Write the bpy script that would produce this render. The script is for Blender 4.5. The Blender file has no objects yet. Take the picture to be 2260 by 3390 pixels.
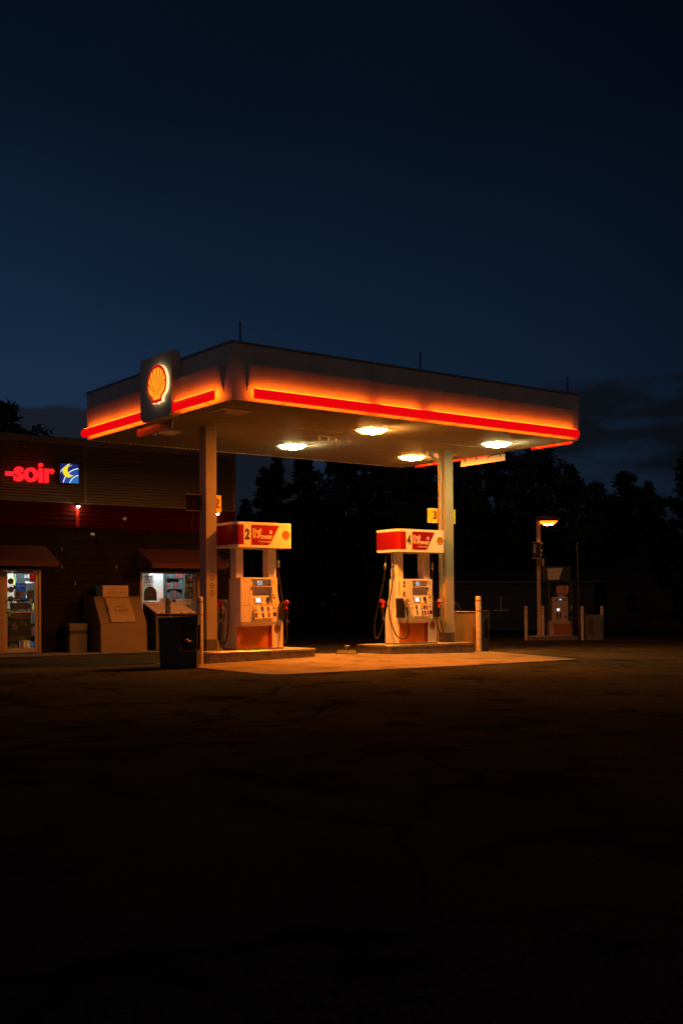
import bpy, bmesh, math, random
from mathutils import Vector, Matrix
from math import radians as R, sin, cos, pi

random.seed(7)
sc = bpy.context.scene
col = sc.collection

# ------------------------------------------------------------------ camera
cam_d = bpy.data.cameras.new('camera')
cam = bpy.data.objects.new('camera', cam_d); col.objects.link(cam)
cam_d.sensor_fit = 'AUTO'; cam_d.sensor_width = 36.0
cam_d.lens = 3747.693 / 3390 * 36.0
cam_d.shift_y = 231.768 / 3390
cam_d.clip_start = 0.1; cam_d.clip_end = 2000
YAW, PITCH, ROLL = R(36.93), R(1.096), R(-0.407)
def cam_axes():
    fwd = Vector((sin(YAW)*cos(PITCH), cos(YAW)*cos(PITCH), sin(PITCH)))
    right = Vector((cos(YAW), -sin(YAW), 0)); up = right.cross(fwd)
    return cos(ROLL)*right + sin(ROLL)*up, -sin(ROLL)*right + cos(ROLL)*up, fwd
_r, _u, _f = cam_axes()
cam.matrix_world = Matrix(((_r.x, _u.x, -_f.x, -14.101), (_r.y, _u.y, -_f.y, -18.925), (_r.z, _u.z, -_f.z, 1.023), (0, 0, 0, 1)))
sc.camera = cam

# ------------------------------------------------------------------ view, world
sc.view_settings.view_transform = 'Standard'
sc.view_settings.look = 'None'
sc.view_settings.exposure = 0.0
sc.view_settings.gamma = 1.0
sc.view_settings.use_curve_mapping = False
sc.cycles.use_denoising = True
sc.cycles.max_bounces = 8
sc.cycles.sample_clamp_indirect = 4.0
sc.cycles.caustics_reflective = False
sc.cycles.caustics_refractive = False

def make_world():
    w = bpy.data.worlds.new('World'); sc.world = w; w.use_nodes = True
    nt = w.node_tree; nt.nodes.clear()
    N = lambda t: nt.nodes.new(t); L = nt.links.new
    out = N('ShaderNodeOutputWorld'); bg = N('ShaderNodeBackground'); L(bg.outputs[0], out.inputs[0])
    tc = N('ShaderNodeTexCoord'); sep = N('ShaderNodeSeparateXYZ'); L(tc.outputs['Generated'], sep.inputs[0])
    def M(op, a, b=None, c=None):
        n = N('ShaderNodeMath'); n.operation = op
        for i, v in enumerate((a, b, c)):
            if v is None: continue
            if isinstance(v, (int, float)): n.inputs[i].default_value = v
            else: L(v, n.inputs[i])
        return n.outputs[0]
    def ramp(fac, stops):
        n = N('ShaderNodeValToRGB'); e = n.color_ramp.elements
        while len(e) < len(stops): e.new(0.5)
        for k, (p, c) in zip(e, stops): k.position = p; k.color = (*c, 1)
        L(fac, n.inputs[0]); return n.outputs[0]
    def mix(fac, a, b, mode='MIX'):
        n = N('ShaderNodeMix'); n.data_type = 'RGBA'; n.blend_type = mode
        for s, v in ((n.inputs['Factor'], fac), (n.inputs['A'], a), (n.inputs['B'], b)):
            if isinstance(v, (int, float)): s.default_value = v
            elif isinstance(v, tuple): s.default_value = (*v, 1)
            else: L(v, s)
        return n.outputs['Result']
    z = sep.outputs['Z']
    grad = ramp(z, [(0.0, (.015, .022, .038)), (0.07, (.0135, .0225, .044)), (0.17, (.0085, .0225, .052)),
                    (0.26, (.0042, .0148, .037)), (0.40, (.0014, .0055, .015)), (0.55, (.0006, .0028, .0075)), (1.0, (.0004, .0015, .004))])
    # azimuth: left of the view stays blue, right of it darkens
    side = M('ADD', M('MULTIPLY', sep.outputs['X'], cos(YAW)), M('MULTIPLY', sep.outputs['Y'], -sin(YAW)))
    sidef = ramp(M('MULTIPLY_ADD', side, 1.4, 0.5), [(0.0, (1.25, 1.25, 1.25)), (0.5, (.86, .86, .86)), (0.95, (.36, .38, .40))])
    sky = mix(1.0, grad, sidef, 'MULTIPLY')
    # clouds low over the horizon
    mp = N('ShaderNodeMapping'); mp.inputs['Scale'].default_value = (4.2, 4.2, 13.0); mp.inputs['Location'].default_value = (9.9, 2.2, 5.1)
    L(tc.outputs['Generated'], mp.inputs[0])
    no = N('ShaderNodeTexNoise'); no.inputs['Scale'].default_value = 2.1; no.inputs['Detail'].default_value = 7; no.inputs['Roughness'].default_value = .55
    L(mp.outputs[0], no.inputs['Vector'])
    band = ramp(z, [(0.0, (.6, .6, .6)), (0.10, (1, 1, 1)), (0.160, (1, 1, 1)), (0.215, (0, 0, 0)), (1, (0, 0, 0))])
    thr = ramp(M('ADD', no.outputs[0], M('MULTIPLY_ADD', band, .48, -.48)), [(0.36, (0, 0, 0)), (0.47, (1, 1, 1))])
    cl = M('MULTIPLY', thr, .90)
    cloudcol = mix(1.0, (.0072, .0088, .0125), sidef, 'MULTIPLY')
    sky = mix(cl, sky, cloudcol)
    # faint broad veil high up
    no2 = N('ShaderNodeTexNoise'); no2.inputs['Scale'].default_value = 3.0; no2.inputs['Detail'].default_value = 3
    L(tc.outputs['Generated'], no2.inputs['Vector'])
    veil = ramp(no2.outputs[0], [(0.35, (.90, .90, .90)), (0.7, (1.10, 1.10, 1.10))])
    sky = mix(1.0, sky, veil, 'MULTIPLY')
    # physical twilight sky, sun well below the horizon behind the camera
    ni = N('ShaderNodeTexSky'); ni.sky_type = 'NISHITA'; ni.sun_disc = False
    ni.sun_elevation = R(-4); ni.sun_rotation = R(215); ni.altitude = 60
    nis = mix(1.0, ni.outputs[0], (.05, .05, .05), 'MULTIPLY')
    # added warm fill, like afterglow and town light, low behind the photographer
    gl = M('ADD', M('MULTIPLY', sep.outputs['X'], -.62), M('MULTIPLY', sep.outputs['Y'], -.78))
    glow = mix(1.0, ramp(gl, [(0.0, (0, 0, 0)), (.05, (0, 0, 0)), (.9, (.125, .078, .052))]), ramp(z, [(0.0, (1, 1, 1)), (.12, (.8, .8, .8)), (.5, (.1, .1, .1)), (.8, (0, 0, 0))]), 'MULTIPLY')
    nis = mix(1.0, nis, glow, 'ADD')
    tot = mix(1.0, sky, nis, 'ADD')
    L(tot, bg.inputs['Color']); bg.inputs['Strength'].default_value = 1.0
make_world()

# ------------------------------------------------------------------ materials
MATS = {}
def mat(name, c, rough=.6, metal=0., var=.12, vscale=6., bump=0., bscale=60., spec=.5, c2=None, coat=0.):
    if name in MATS: return MATS[name]
    m = bpy.data.materials.new(name); m.use_nodes = True; MATS[name] = m
    nt = m.node_tree; p = nt.nodes['Principled BSDF']; L = nt.links.new
    tc = nt.nodes.new('ShaderNodeTexCoord')
    n = nt.nodes.new('ShaderNodeTexNoise'); n.inputs['Scale'].default_value = vscale; n.inputs['Detail'].default_value = 6; n.inputs['Roughness'].default_value = .6
    L(tc.outputs['Object'], n.inputs['Vector'])
    r = nt.nodes.new('ShaderNodeValToRGB'); e = r.color_ramp.elements
    a = c2 if c2 else tuple(x*(1-var*1.6) for x in c)
    e[0].position = .3; e[0].color = (*a, 1); e[1].position = .62; e[1].color = (*c, 1)
    L(n.outputs[0], r.inputs[0]); L(r.outputs[0], p.inputs['Base Color'])
    p.inputs['Roughness'].default_value = rough; p.inputs['Metallic'].default_value = metal
    p.inputs['Specular IOR Level'].default_value = spec; p.inputs['Coat Weight'].default_value = coat
    if bump:
        b = nt.nodes.new('ShaderNodeBump'); b.inputs['Strength'].default_value = bump; b.inputs['Distance'].default_value = .01
        n2 = nt.nodes.new('ShaderNodeTexNoise'); n2.inputs['Scale'].default_value = bscale; n2.inputs['Detail'].default_value = 5
        L(tc.outputs['Object'], n2.inputs['Vector']); L(n2.outputs[0], b.inputs['Height']); L(b.outputs[0], p.inputs['Normal'])
    return m
def paper(name, c, var=.1, vscale=6., c2=None):
    new = name not in MATS; m = mat(name, c, .7, var=var, vscale=vscale, c2=c2, spec=.1)
    if new:
        nt = m.node_tree; p = nt.nodes['Principled BSDF']; o = nt.nodes['Material Output']
        t = nt.nodes.new('ShaderNodeBsdfTranslucent'); mx = nt.nodes.new('ShaderNodeMixShader'); mx.inputs[0].default_value = .55
        nt.links.new(p.inputs['Base Color'].links[0].from_socket, t.inputs[0])
        nt.links.new(p.outputs[0], mx.inputs[1]); nt.links.new(t.outputs[0], mx.inputs[2]); nt.links.new(mx.outputs[0], o.inputs['Surface'])
    return m
def emit(name, c, s, base=(.05, .05, .05)):
    if name in MATS: return MATS[name]
    m = bpy.data.materials.new(name); m.use_nodes = True; MATS[name] = m
    p = m.node_tree.nodes['Principled BSDF']
    p.inputs['Base Color'].default_value = (*base, 1); p.inputs['Roughness'].default_value = .5
    p.inputs['Emission Color'].default_value = (*c, 1); p.inputs['Emission Strength'].default_value = s
    return m
def glass(name='window_glass'):
    if name in MATS: return MATS[name]
    m = bpy.data.materials.new(name); m.use_nodes = True; MATS[name] = m
    nt = m.node_tree; nt.nodes.clear(); L = nt.links.new
    o = nt.nodes.new('ShaderNodeOutputMaterial'); mx = nt.nodes.new('ShaderNodeMixShader')
    t = nt.nodes.new('ShaderNodeBsdfTransparent'); g = nt.nodes.new('ShaderNodeBsdfGlossy'); g.inputs['Roughness'].default_value = .03
    f = nt.nodes.new('ShaderNodeFresnel'); f.inputs['IOR'].default_value = 1.45
    t.inputs[0].default_value = (.93, .95, .94, 1)
    L(f.outputs[0], mx.inputs[0]); L(t.outputs[0], mx.inputs[1]); L(g.outputs[0], mx.inputs[2]); L(mx.outputs[0], o.inputs[0])
    return m

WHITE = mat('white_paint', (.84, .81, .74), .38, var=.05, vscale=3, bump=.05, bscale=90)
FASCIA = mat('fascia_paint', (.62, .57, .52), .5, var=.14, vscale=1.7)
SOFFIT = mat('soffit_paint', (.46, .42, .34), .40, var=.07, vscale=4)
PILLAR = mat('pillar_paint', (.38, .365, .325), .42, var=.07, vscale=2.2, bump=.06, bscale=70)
GREYBASE = mat('grey_base_paint', (.10, .105, .11), .55, var=.15, vscale=9)
CONC = mat('concrete', (.29, .245, .18), .9, spec=.15, var=.14, vscale=1.6, bump=.35, bscale=55)
CONC2 = mat('island_concrete', (.38, .34, .28), .8, var=.12, vscale=3, bump=.3, bscale=60)
KERBSTEEL = mat('kerb_steel', (.30, .27, .23), .38, metal=.75, var=.3, vscale=7)
RED = mat('brand_red', (.26, .005, .006), .35, var=.05)
YELL = mat('brand_yellow', (.80, .43, .015), .35, var=.05)
PANEL = mat('panel_yellow', (.52, .175, .006), .40, var=.06, vscale=4)
NUMYEL = mat('number_yellow', (.85, .62, .03), .45, var=.05)
DARKTXT = mat('dark_lettering', (.03, .03, .035), .5, var=.05)
DRED = mat('dark_red', (.25, .01, .01), .4, var=.1)
PALETXT = mat('pale_lettering', (.88, .86, .80), .45, var=.03)
BLACKP = mat('black_plastic', (.018, .018, .02), .45, var=.2, vscale=12)
RUBBER = mat('hose_rubber', (.012, .012, .013), .38, var=.2, vscale=15)
CHROME = mat('worn_chrome', (.55, .53, .5), .28, metal=1., var=.2, vscale=20)
GREYPL = mat('grey_plastic', (.22, .22, .22), .5, var=.1)
NOZRED = mat('nozzle_red', (.60, .03, .02), .35, var=.15, vscale=20)
ALU = mat('aluminium_frame', (.33, .23, .14), .42, metal=.35, var=.1, vscale=5)

# ------------------------------------------------------------------ mesh builder
class MB:
    def __init__(s): s.v = []; s.f = []; s.mi = []; s.sm = []
    def add(s, vs, fs, m=0, smooth=False):
        o = len(s.v); s.v += [tuple(v) for v in vs]
        for f in fs: s.f.append(tuple(i+o for i in f)); s.mi.append(m); s.sm.append(smooth)
        return s
    def box(s, x0, x1, y0, y1, z0, z1, m=0):
        vs = [(x, y, z) for z in (z0, z1) for y in (y0, y1) for x in (x0, x1)]
        return s.add(vs, [(0, 2, 3, 1), (4, 5, 7, 6), (0, 1, 5, 4), (2, 6, 7, 3), (0, 4, 6, 2), (1, 3, 7, 5)], m)
    def rbox(s, c, size, rz=0, ry=0, rx=0, m=0):
        M = Matrix.Rotation(rz, 3, 'Z') @ Matrix.Rotation(ry, 3, 'Y') @ Matrix.Rotation(rx, 3, 'X')
        a, b, d = (k/2 for k in size); vs = []
        for z in (-d, d):
            for y in (-b, b):
                for x in (-a, a): vs.append(Vector(c) + M @ Vector((x, y, z)))
        return s.add(vs, [(0, 2, 3, 1), (4, 5, 7, 6), (0, 1, 5, 4), (2, 6, 7, 3), (0, 4, 6, 2), (1, 3, 7, 5)], m)
    def tube(s, pts, r, n=8, m=0, cap=True):
        pts = [Vector(p) for p in pts]; k = len(pts); rs = r if isinstance(r, (list, tuple)) else [r]*k
        vs = []; up = None
        for i, p in enumerate(pts):
            t = (pts[min(i+1, k-1)] - pts[max(i-1, 0)]).normalized()
            if up is None:
                up = Vector((0, 0, 1)) if abs(t.z) < .9 else Vector((1, 0, 0))
            a = t.cross(up)
            if a.length < 1e-5: a = t.cross(Vector((0, 1, 0)))
            a.normalize(); b = a.cross(t); up = b
            for j in range(n):
                q = 2*pi*j/n; vs.append(p + (a*cos(q) + b*sin(q))*rs[i])
        fs = [(i*n+j, i*n+(j+1) % n, (i+1)*n+(j+1) % n, (i+1)*n+j) for i in range(k-1) for j in range(n)]
        s.add(vs, fs, m, True)
        if cap: s.add(vs[:n], [tuple(range(n))], m); s.add(vs[-n:], [tuple(reversed(range(n)))], m)
        return s
    def prism(s, poly, fn, a, b, m=0, smooth=False):
        """poly: 2d outline (ccw or not), fn(u, v, w) -> xyz, extruded from w=a to w=b"""
        n = len(poly)
        vs = [fn(u, v, a) for u, v in poly] + [fn(u, v, b) for u, v in poly]
        s.add(vs, [(i, (i+1) % n, n+(i+1) % n, n+i) for i in range(n)], m, smooth)
        s.add(vs[:n], [tuple(range(n))], m); s.add(vs[n:], [tuple(range(n))], m)
        return s
    def face(s, vs, m=0): return s.add(vs, [tuple(range(len(vs)))], m)
    def build(s, name, mats, parent=None, bevel=0., seg=2, loc=None):
        me = bpy.data.meshes.new(name); me.from_pydata(s.v, [], s.f)
        for k in (mats if isinstance(mats, (list, tuple)) else [mats]): me.materials.append(k)
        for p, i, sm in zip(me.polygons, s.mi, s.sm): p.material_index = i; p.use_smooth = sm
        bm = bmesh.new(); bm.from_mesh(me)
        bmesh.ops.recalc_face_normals(bm, faces=bm.faces); bm.to_mesh(me); bm.free()
        me.update()
        o = bpy.data.objects.new(name, me); col.objects.link(o)
        if parent: o.parent = parent
        if loc: o.location = loc
        if bevel:
            md = o.modifiers.new('bevel', 'BEVEL'); md.width = bevel; md.segments = seg; md.limit_method = 'ANGLE'; md.angle_limit = R(40)
        return o
    def each(s, name, mats, parent=None, bevel=0., seg=2):
        """every connected piece becomes an object of its own"""
        par = list(range(len(s.v)))
        def root(i):
            while par[i] != i: par[i] = par[par[i]]; i = par[i]
            return i
        for f in s.f:
            for k in f[1:]: par[root(k)] = root(f[0])
        groups = {}
        for n, f in enumerate(s.f): groups.setdefault(root(f[0]), []).append(n)
        out = []
        for fs in groups.values():
            ids = sorted({i for n in fs for i in s.f[n]}); mp = {i: k for k, i in enumerate(ids)}
            b = MB(); b.v = [s.v[i] for i in ids]; b.f = [tuple(mp[i] for i in s.f[n]) for n in fs]; b.mi = [s.mi[n] for n in fs]; b.sm = [s.sm[n] for n in fs]
            out.append(b.build(name, mats, parent, bevel, seg))
        return out
XZ = lambda u, v, w: (u, w, v)          # outline in x-z, extruded along y
YZ = lambda u, v, w: (w, u, v)
XY = lambda u, v, w: (u, v, w)

def tag(o, label, cat, group=None, kind=None):
    if label: o['label'] = label
    if cat: o['category'] = cat
    if group: o['group'] = group
    if kind: o['kind'] = kind
    return o
def thing(name, label, cat, loc=(0, 0, 0), rz=0., group=None):
    o = bpy.data.objects.new(name, None); col.objects.link(o); o.empty_display_size = .2
    o.location = loc; o.rotation_euler = (0, 0, rz)
    return tag(o, label, cat, group)
def struct(o): o['kind'] = 'structure'; return o

def text(name, body, size, m, parent, loc, rot=(pi/2, 0, 0), extrude=.002, bold=0., align='CENTER', sx=1., vert=False):
    cu = bpy.data.curves.new(name, 'FONT'); cu.body = body; cu.size = size; cu.extrude = extrude; cu.offset = bold*size
    cu.align_x = align; cu.align_y = 'CENTER'; cu.resolution_u = 3
    t = bpy.data.objects.new(name+'_tmp', cu); col.objects.link(t)
    dg = bpy.context.evaluated_depsgraph_get()
    me = bpy.data.meshes.new_from_object(t.evaluated_get(dg)); me.name = name
    bpy.data.objects.remove(t); bpy.data.curves.remove(cu)
    me.materials.clear(); me.materials.append(m)
    o = bpy.data.objects.new(name, me); col.objects.link(o)
    if parent: o.parent = parent
    o.location = loc; o.rotation_euler = rot; o.scale = (sx, 1, 1)
    return o

def spline(pts, n=6):
    P = [Vector(p) for p in pts]; P = [2*P[0]-P[1]] + P + [2*P[-1]-P[-2]]; out = []
    for i in range(1, len(P)-2):
        for k in range(n):
            t = k/n; a, b, c, d = P[i-1:i+3]
            out.append(.5*((2*b) + (c-a)*t + (2*a-5*b+4*c-d)*t*t + (3*b-a-3*c+d)*t**3))
    out.append(P[-2]); return out
def arc(cx, cy, r, a0, a1, n):
    return [(cx+r*cos(R(a0+(a1-a0)*k/n)), cy+r*sin(R(a0+(a1-a0)*k/n))) for k in range(n+1)]
def rrect(x0, x1, y0, y1, r, n=4):
    return arc(x1-r, y0+r, r, -90, 0, n)+arc(x1-r, y1-r, r, 0, 90, n)+arc(x0+r, y1-r, r, 90, 180, n)+arc(x0+r, y0+r, r, 180, 270, n)

# scallop emblem outline, unit height, base centre at 0,0
def shell_outline(k=1., grow=0.):
    h = []
    for i in range(0, 25):
        a = 90 - i*(118/24); r = .52*(1+.018*abs(sin(i*pi/24*7))) + grow
        h.append((r*cos(R(a)), .49+r*sin(R(a))))
    h += [(.27+grow, .12-grow*.3), (.27+grow, -grow), (.06, .0-grow), (.0, -.04-grow)]
    full = h + [(-x, y) for x, y in reversed(h[1:-1])]
    return [(x*k, y*k) for x, y in full]
def shell_mesh(fn, size, depth, mats_idx=(0, 1, 2)):
    """fn(u, v, w): emblem plane; w grows towards the viewer"""
    b = MB(); red, yel, side = mats_idx
    o = shell_outline(size); n = len(o)
    vs = [fn(u, v, 0) for u, v in o] + [fn(u, v, depth) for u, v in o]
    b.add(vs, [(i, (i+1) % n, n+(i+1) % n, n+i) for i in range(n)], side)
    b.add([fn(u, v, depth) for u, v in o], [tuple(range(n))], red)
    inn = [(u*size, v*size) for u, v in [(x, y) for x, y in shell_outline(1., -.080 if size > .3 else -.095)]]
    inn = [(u, v if v > .07*size else max(v, .075*size)) for u, v in inn]
    b.add([fn(u, v, depth+.004*max(size, .3)) for u, v in inn], [tuple(range(len(inn)))], yel)
    e = .008*max(size, .3)
    for k in range(7):
        a = 90 + (k-3)*27.; r = .44
        cx, cy = 0, .49; tip = (cx+r*cos(R(a)), cy+r*sin(R(a)))
        base = (.05*(3-k)/3*-1 if False else tip[0]*.16, .22 if k in (0, 6) else .17)
        d = Vector((tip[0]-base[0], tip[1]-base[1])).normalized(); p = Vector((-d.y, d.x))
        w = .021 if size > .3 else .05
        tri = [(tip[0]+p.x*w, tip[1]+p.y*w), (tip[0]-p.x*w, tip[1]-p.y*w), (base[0]-p.x*.004, base[1]-p.y*.004), (base[0]+p.x*.004, base[1]+p.y*.004)]
        b.add([fn(u*size, v*size, depth+e) for u, v in tri], [(0, 1, 2, 3)], red)
    return b

# ------------------------------------------------------------------ terrain
GX = [-60, -12, -4.3, -.5, 3, 9, 14, 25, 70]
GY = [-60, -20, -4.05, -1, .4, 3, 7.2, 15, 40, 160]
GZ = [[-.6]*9, [-.5, -.45, -.45, -.45, -.45, -.45, -.45, -.45, -.5],
      [-.2, -.15, -.1, -.105, -.1, -.15, -.2, -.3, -.5], [-.2, -.13, -.105, -.035, -.09, -.14, -.2, -.3, -.5],
      [-.2, -.13, -.105, -.035, -.09, -.14, -.2, -.3, -.5], [-.2, -.15, -.15, -.17, -.17, -.2, -.22, -.3, -.5],
      [-.2, -.17, -.17, -.17, -.18, -.2, -.24, -.3, -.5], [-.2, -.18, -.18, -.18, -.2, -.25, -.3, -.36, -.5],
      [-.4]*9, [-.6]*9]
def tz(x, y):
    def loc(g, v):
        v = min(max(v, g[0]), g[-1])
        for i in range(len(g)-1):
            if v <= g[i+1]: return i, (v-g[i])/(g[i+1]-g[i])
    i, a = loc(GX, x); j, b = loc(GY, y)
    return (GZ[j][i]*(1-a)+GZ[j][i+1]*a)*(1-b)+(GZ[j+1][i]*(1-a)+GZ[j+1][i+1]*a)*b

def mix_mul(nt, a, b, fac=1.):
    n = nt.nodes.new('ShaderNodeMix'); n.data_type = 'RGBA'; n.blend_type = 'MULTIPLY'; n.inputs['Factor'].default_value = fac
    nt.links.new(a, n.inputs['A']); nt.links.new(b, n.inputs['B']); return n.outputs['Result']
def asphalt_mat():
    m = bpy.data.materials.new('asphalt'); m.use_nodes = True
    nt = m.node_tree; p = nt.nodes['Principled BSDF']; L = nt.links.new
    tc = nt.nodes.new('ShaderNodeTexCoord')
    def noise(s, d=5, rough=.6):
        n = nt.nodes.new('ShaderNodeTexNoise'); n.inputs['Scale'].default_value = s; n.inputs['Detail'].default_value = d; n.inputs['Roughness'].default_value = rough
        L(tc.outputs['Object'], n.inputs['Vector']); return n.outputs[0]
    def rp(f, stops):
        r = nt.nodes.new('ShaderNodeValToRGB'); e = r.color_ramp.elements
        while len(e) < len(stops): e.new(.5)
        for k, (q, c) in zip(e, stops): k.position = q; k.color = (c[0], c[1], c[2], 1)
        L(f, r.inputs[0]); return r.outputs[0]
    c = rp(noise(.35), [(.35, (.036, .040, .043)), (.65, (.058, .063, .067))])
    c = mix_mul(nt, c, rp(noise(45, 8, .7), [(.35, (.40, .40, .40)), (.66, (1.7, 1.7, 1.65))]))
    # tyre-worn and oil-darkened patches
    c = mix_mul(nt, c, rp(noise(1.3, 3), [(.36, (.55, .55, .55)), (.46, (1, 1, 1))]))
    v = nt.nodes.new('ShaderNodeTexVoronoi'); v.feature = 'DISTANCE_TO_EDGE'; v.inputs['Scale'].default_value = .22
    w = nt.nodes.new('ShaderNodeVectorMath'); w.operation = 'ADD'; n2 = nt.nodes.new('ShaderNodeTexNoise'); n2.inputs['Scale'].default_value = .9; n2.inputs['Detail'].default_value = 5
    L(tc.outputs['Object'], n2.inputs['Vector']); L(tc.outputs['Object'], w.inputs[0]); L(n2.outputs['Color'], w.inputs[1]); L(w.outputs[0], v.inputs['Vector'])
    c = mix_mul(nt, c, rp(v.outputs['Distance'], [(.0, (.6, .6, .6)), (.005, (.7, .7, .7)), (.010, (1, 1, 1))]))
    L(c, p.inputs['Base Color'])
    p.inputs['Roughness'].default_value = 1.; p.inputs['Specular IOR Level'].default_value = 0.
    b = nt.nodes.new('ShaderNodeBump'); b.inputs['Strength'].default_value = .6; b.inputs['Distance'].default_value = .012
    L(noise(55, 8), b.inputs['Height']); L(b.outputs[0], p.inputs['Normal'])
    return m
def pad_mat():
    m = CONC; nt = m.node_tree; p = nt.nodes['Principled BSDF']; L = nt.links.new
    src = p.inputs['Base Color'].links[0].from_socket; tc = nt.nodes.new('ShaderNodeTexCoord')
    br = nt.nodes.new('ShaderNodeTexBrick'); br.offset = 0.; br.inputs['Scale'].default_value = 1.; br.inputs['Brick Width'].default_value = 2.9; br.inputs['Row Height'].default_value = 2.05
    br.inputs['Mortar Size'].default_value = .011; br.inputs['Color1'].default_value = (1, 1, 1, 1); br.inputs['Color2'].default_value = (.93, .93, .92, 1); br.inputs['Mortar'].default_value = (.42, .40, .38, 1)
    L(tc.outputs['Object'], br.inputs['Vector'])
    c = mix_mul(nt, src, br.outputs['Color'])
    n = nt.nodes.new('ShaderNodeTexNoise'); n.inputs['Scale'].default_value = 1.7; n.inputs['Detail'].default_value = 6; n.inputs['Roughness'].default_value = .65; L(tc.outputs['Object'], n.inputs['Vector'])
    r = nt.nodes.new('ShaderNodeValToRGB'); e = r.color_ramp.elements; e[0].position = .34; e[0].color = (.50, .47, .44, 1); e[1].position = .47; e[1].color = (1, 1, 1, 1); L(n.outputs[0], r.inputs[0])
    c = mix_mul(nt, c, r.outputs[0])
    n3 = nt.nodes.new('ShaderNodeTexNoise'); n3.inputs['Scale'].default_value = 38; n3.inputs['Detail'].default_value = 6; L(tc.outputs['Object'], n3.inputs['Vector'])
    r3 = nt.nodes.new('ShaderNodeValToRGB'); e = r3.color_ramp.elements; e[0].position = .34; e[0].color = (.70, .69, .68, 1); e[1].position = .6; e[1].color = (1.12, 1.12, 1.12, 1); L(n3.outputs[0], r3.inputs[0])
    L(mix_mul(nt, c, r3.outputs[0]), p.inputs['Base Color'])
pad_mat()
ASPH = asphalt_mat()
def ground():
    xs = sorted(set(GX + [-9+i*.75 for i in range(40)] + [-40, -30, -22, -18, -15] + [30, 40, 50]))
    ys = sorted(set(GY + [-22+i*1. for i in range(46)] + [30, 50, 80, 110]))
    xs = [-400]+xs+[400]; ys = [-200]+ys+[500]
    b = MB(); nx = len(xs)
    vs = [(x, y, tz(x, y)) for y in ys for x in xs]
    b.add(vs, [(j*nx+i, j*nx+i+1, (j+1)*nx+i+1, (j+1)*nx+i) for j in range(len(ys)-1) for i in range(nx-1)], 0, True)
    struct(b.build('ground', ASPH))
ground()

def pad():
    # irregular slab: outline clipped on a fine grid, following the ground
    pts = [(-4.05, -.75), (-4.30, -3.8), (-4.22, -3.98), (-4.02, -4.06), (-.9, -4.12), (2.75, -4.12), (4.2, .25), (-4.0, .45)]
    bm = bmesh.new()
    vs = [bm.verts.new((x, y, 0)) for x, y in pts]; bm.faces.new(vs)
    for ax, g in ((0, [-4+i*.5 for i in range(17)]), (1, [-4+i*.5 for i in range(9)])):
        for t in g:
            no = Vector((1, 0, 0)) if ax == 0 else Vector((0, 1, 0)); co = no*t
            bmesh.ops.bisect_plane(bm, geom=bm.verts[:]+bm.edges[:]+bm.faces[:], plane_co=co, plane_no=no)
    for v in bm.verts: v.co.z = tz(v.co.x, v.co.y)+.016
    ed = [e for e in bm.edges if len(e.link_faces) == 1]
    r = bmesh.ops.extrude_edge_only(bm, edges=ed)
    for g in r['geom']:
        if isinstance(g, bmesh.types.BMVert): g.co.z -= .05
    bmesh.ops.recalc_face_normals(bm, faces=bm.faces)
    me = bpy.data.meshes.new('concrete_pad'); bm.to_mesh(me); bm.free(); me.materials.append(CONC)
    o = bpy.data.objects.new('concrete_pavement', me); col.objects.link(o); struct(o)
pad()

def pavement():
    b = MB(); xs = [-20+i for i in range(24)]
    for i in range(len(xs)-1):
        x0, x1 = xs[i], xs[i+1]; y0, y1 = 6.95, 8.36
        z = lambda x, y: tz(x, y)+.014
        b.face([(x0, y0, z(x0, y0)), (x1, y0, z(x1, y0)), (x1, y1, z(x1, y1)), (x0, y1, z(x0, y1))])
        b.face([(x0, y0, z(x0, y0)), (x1, y0, z(x1, y0)), (x1, y0, z(x1, y0)-.04), (x0, y0, z(x0, y0)-.04)])
    struct(b.build('pavement', mat('pavement_concrete', (.20, .19, .17), .95, spec=.03, var=.2, vscale=2, bump=.3, bscale=50)))
pavement()

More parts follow.
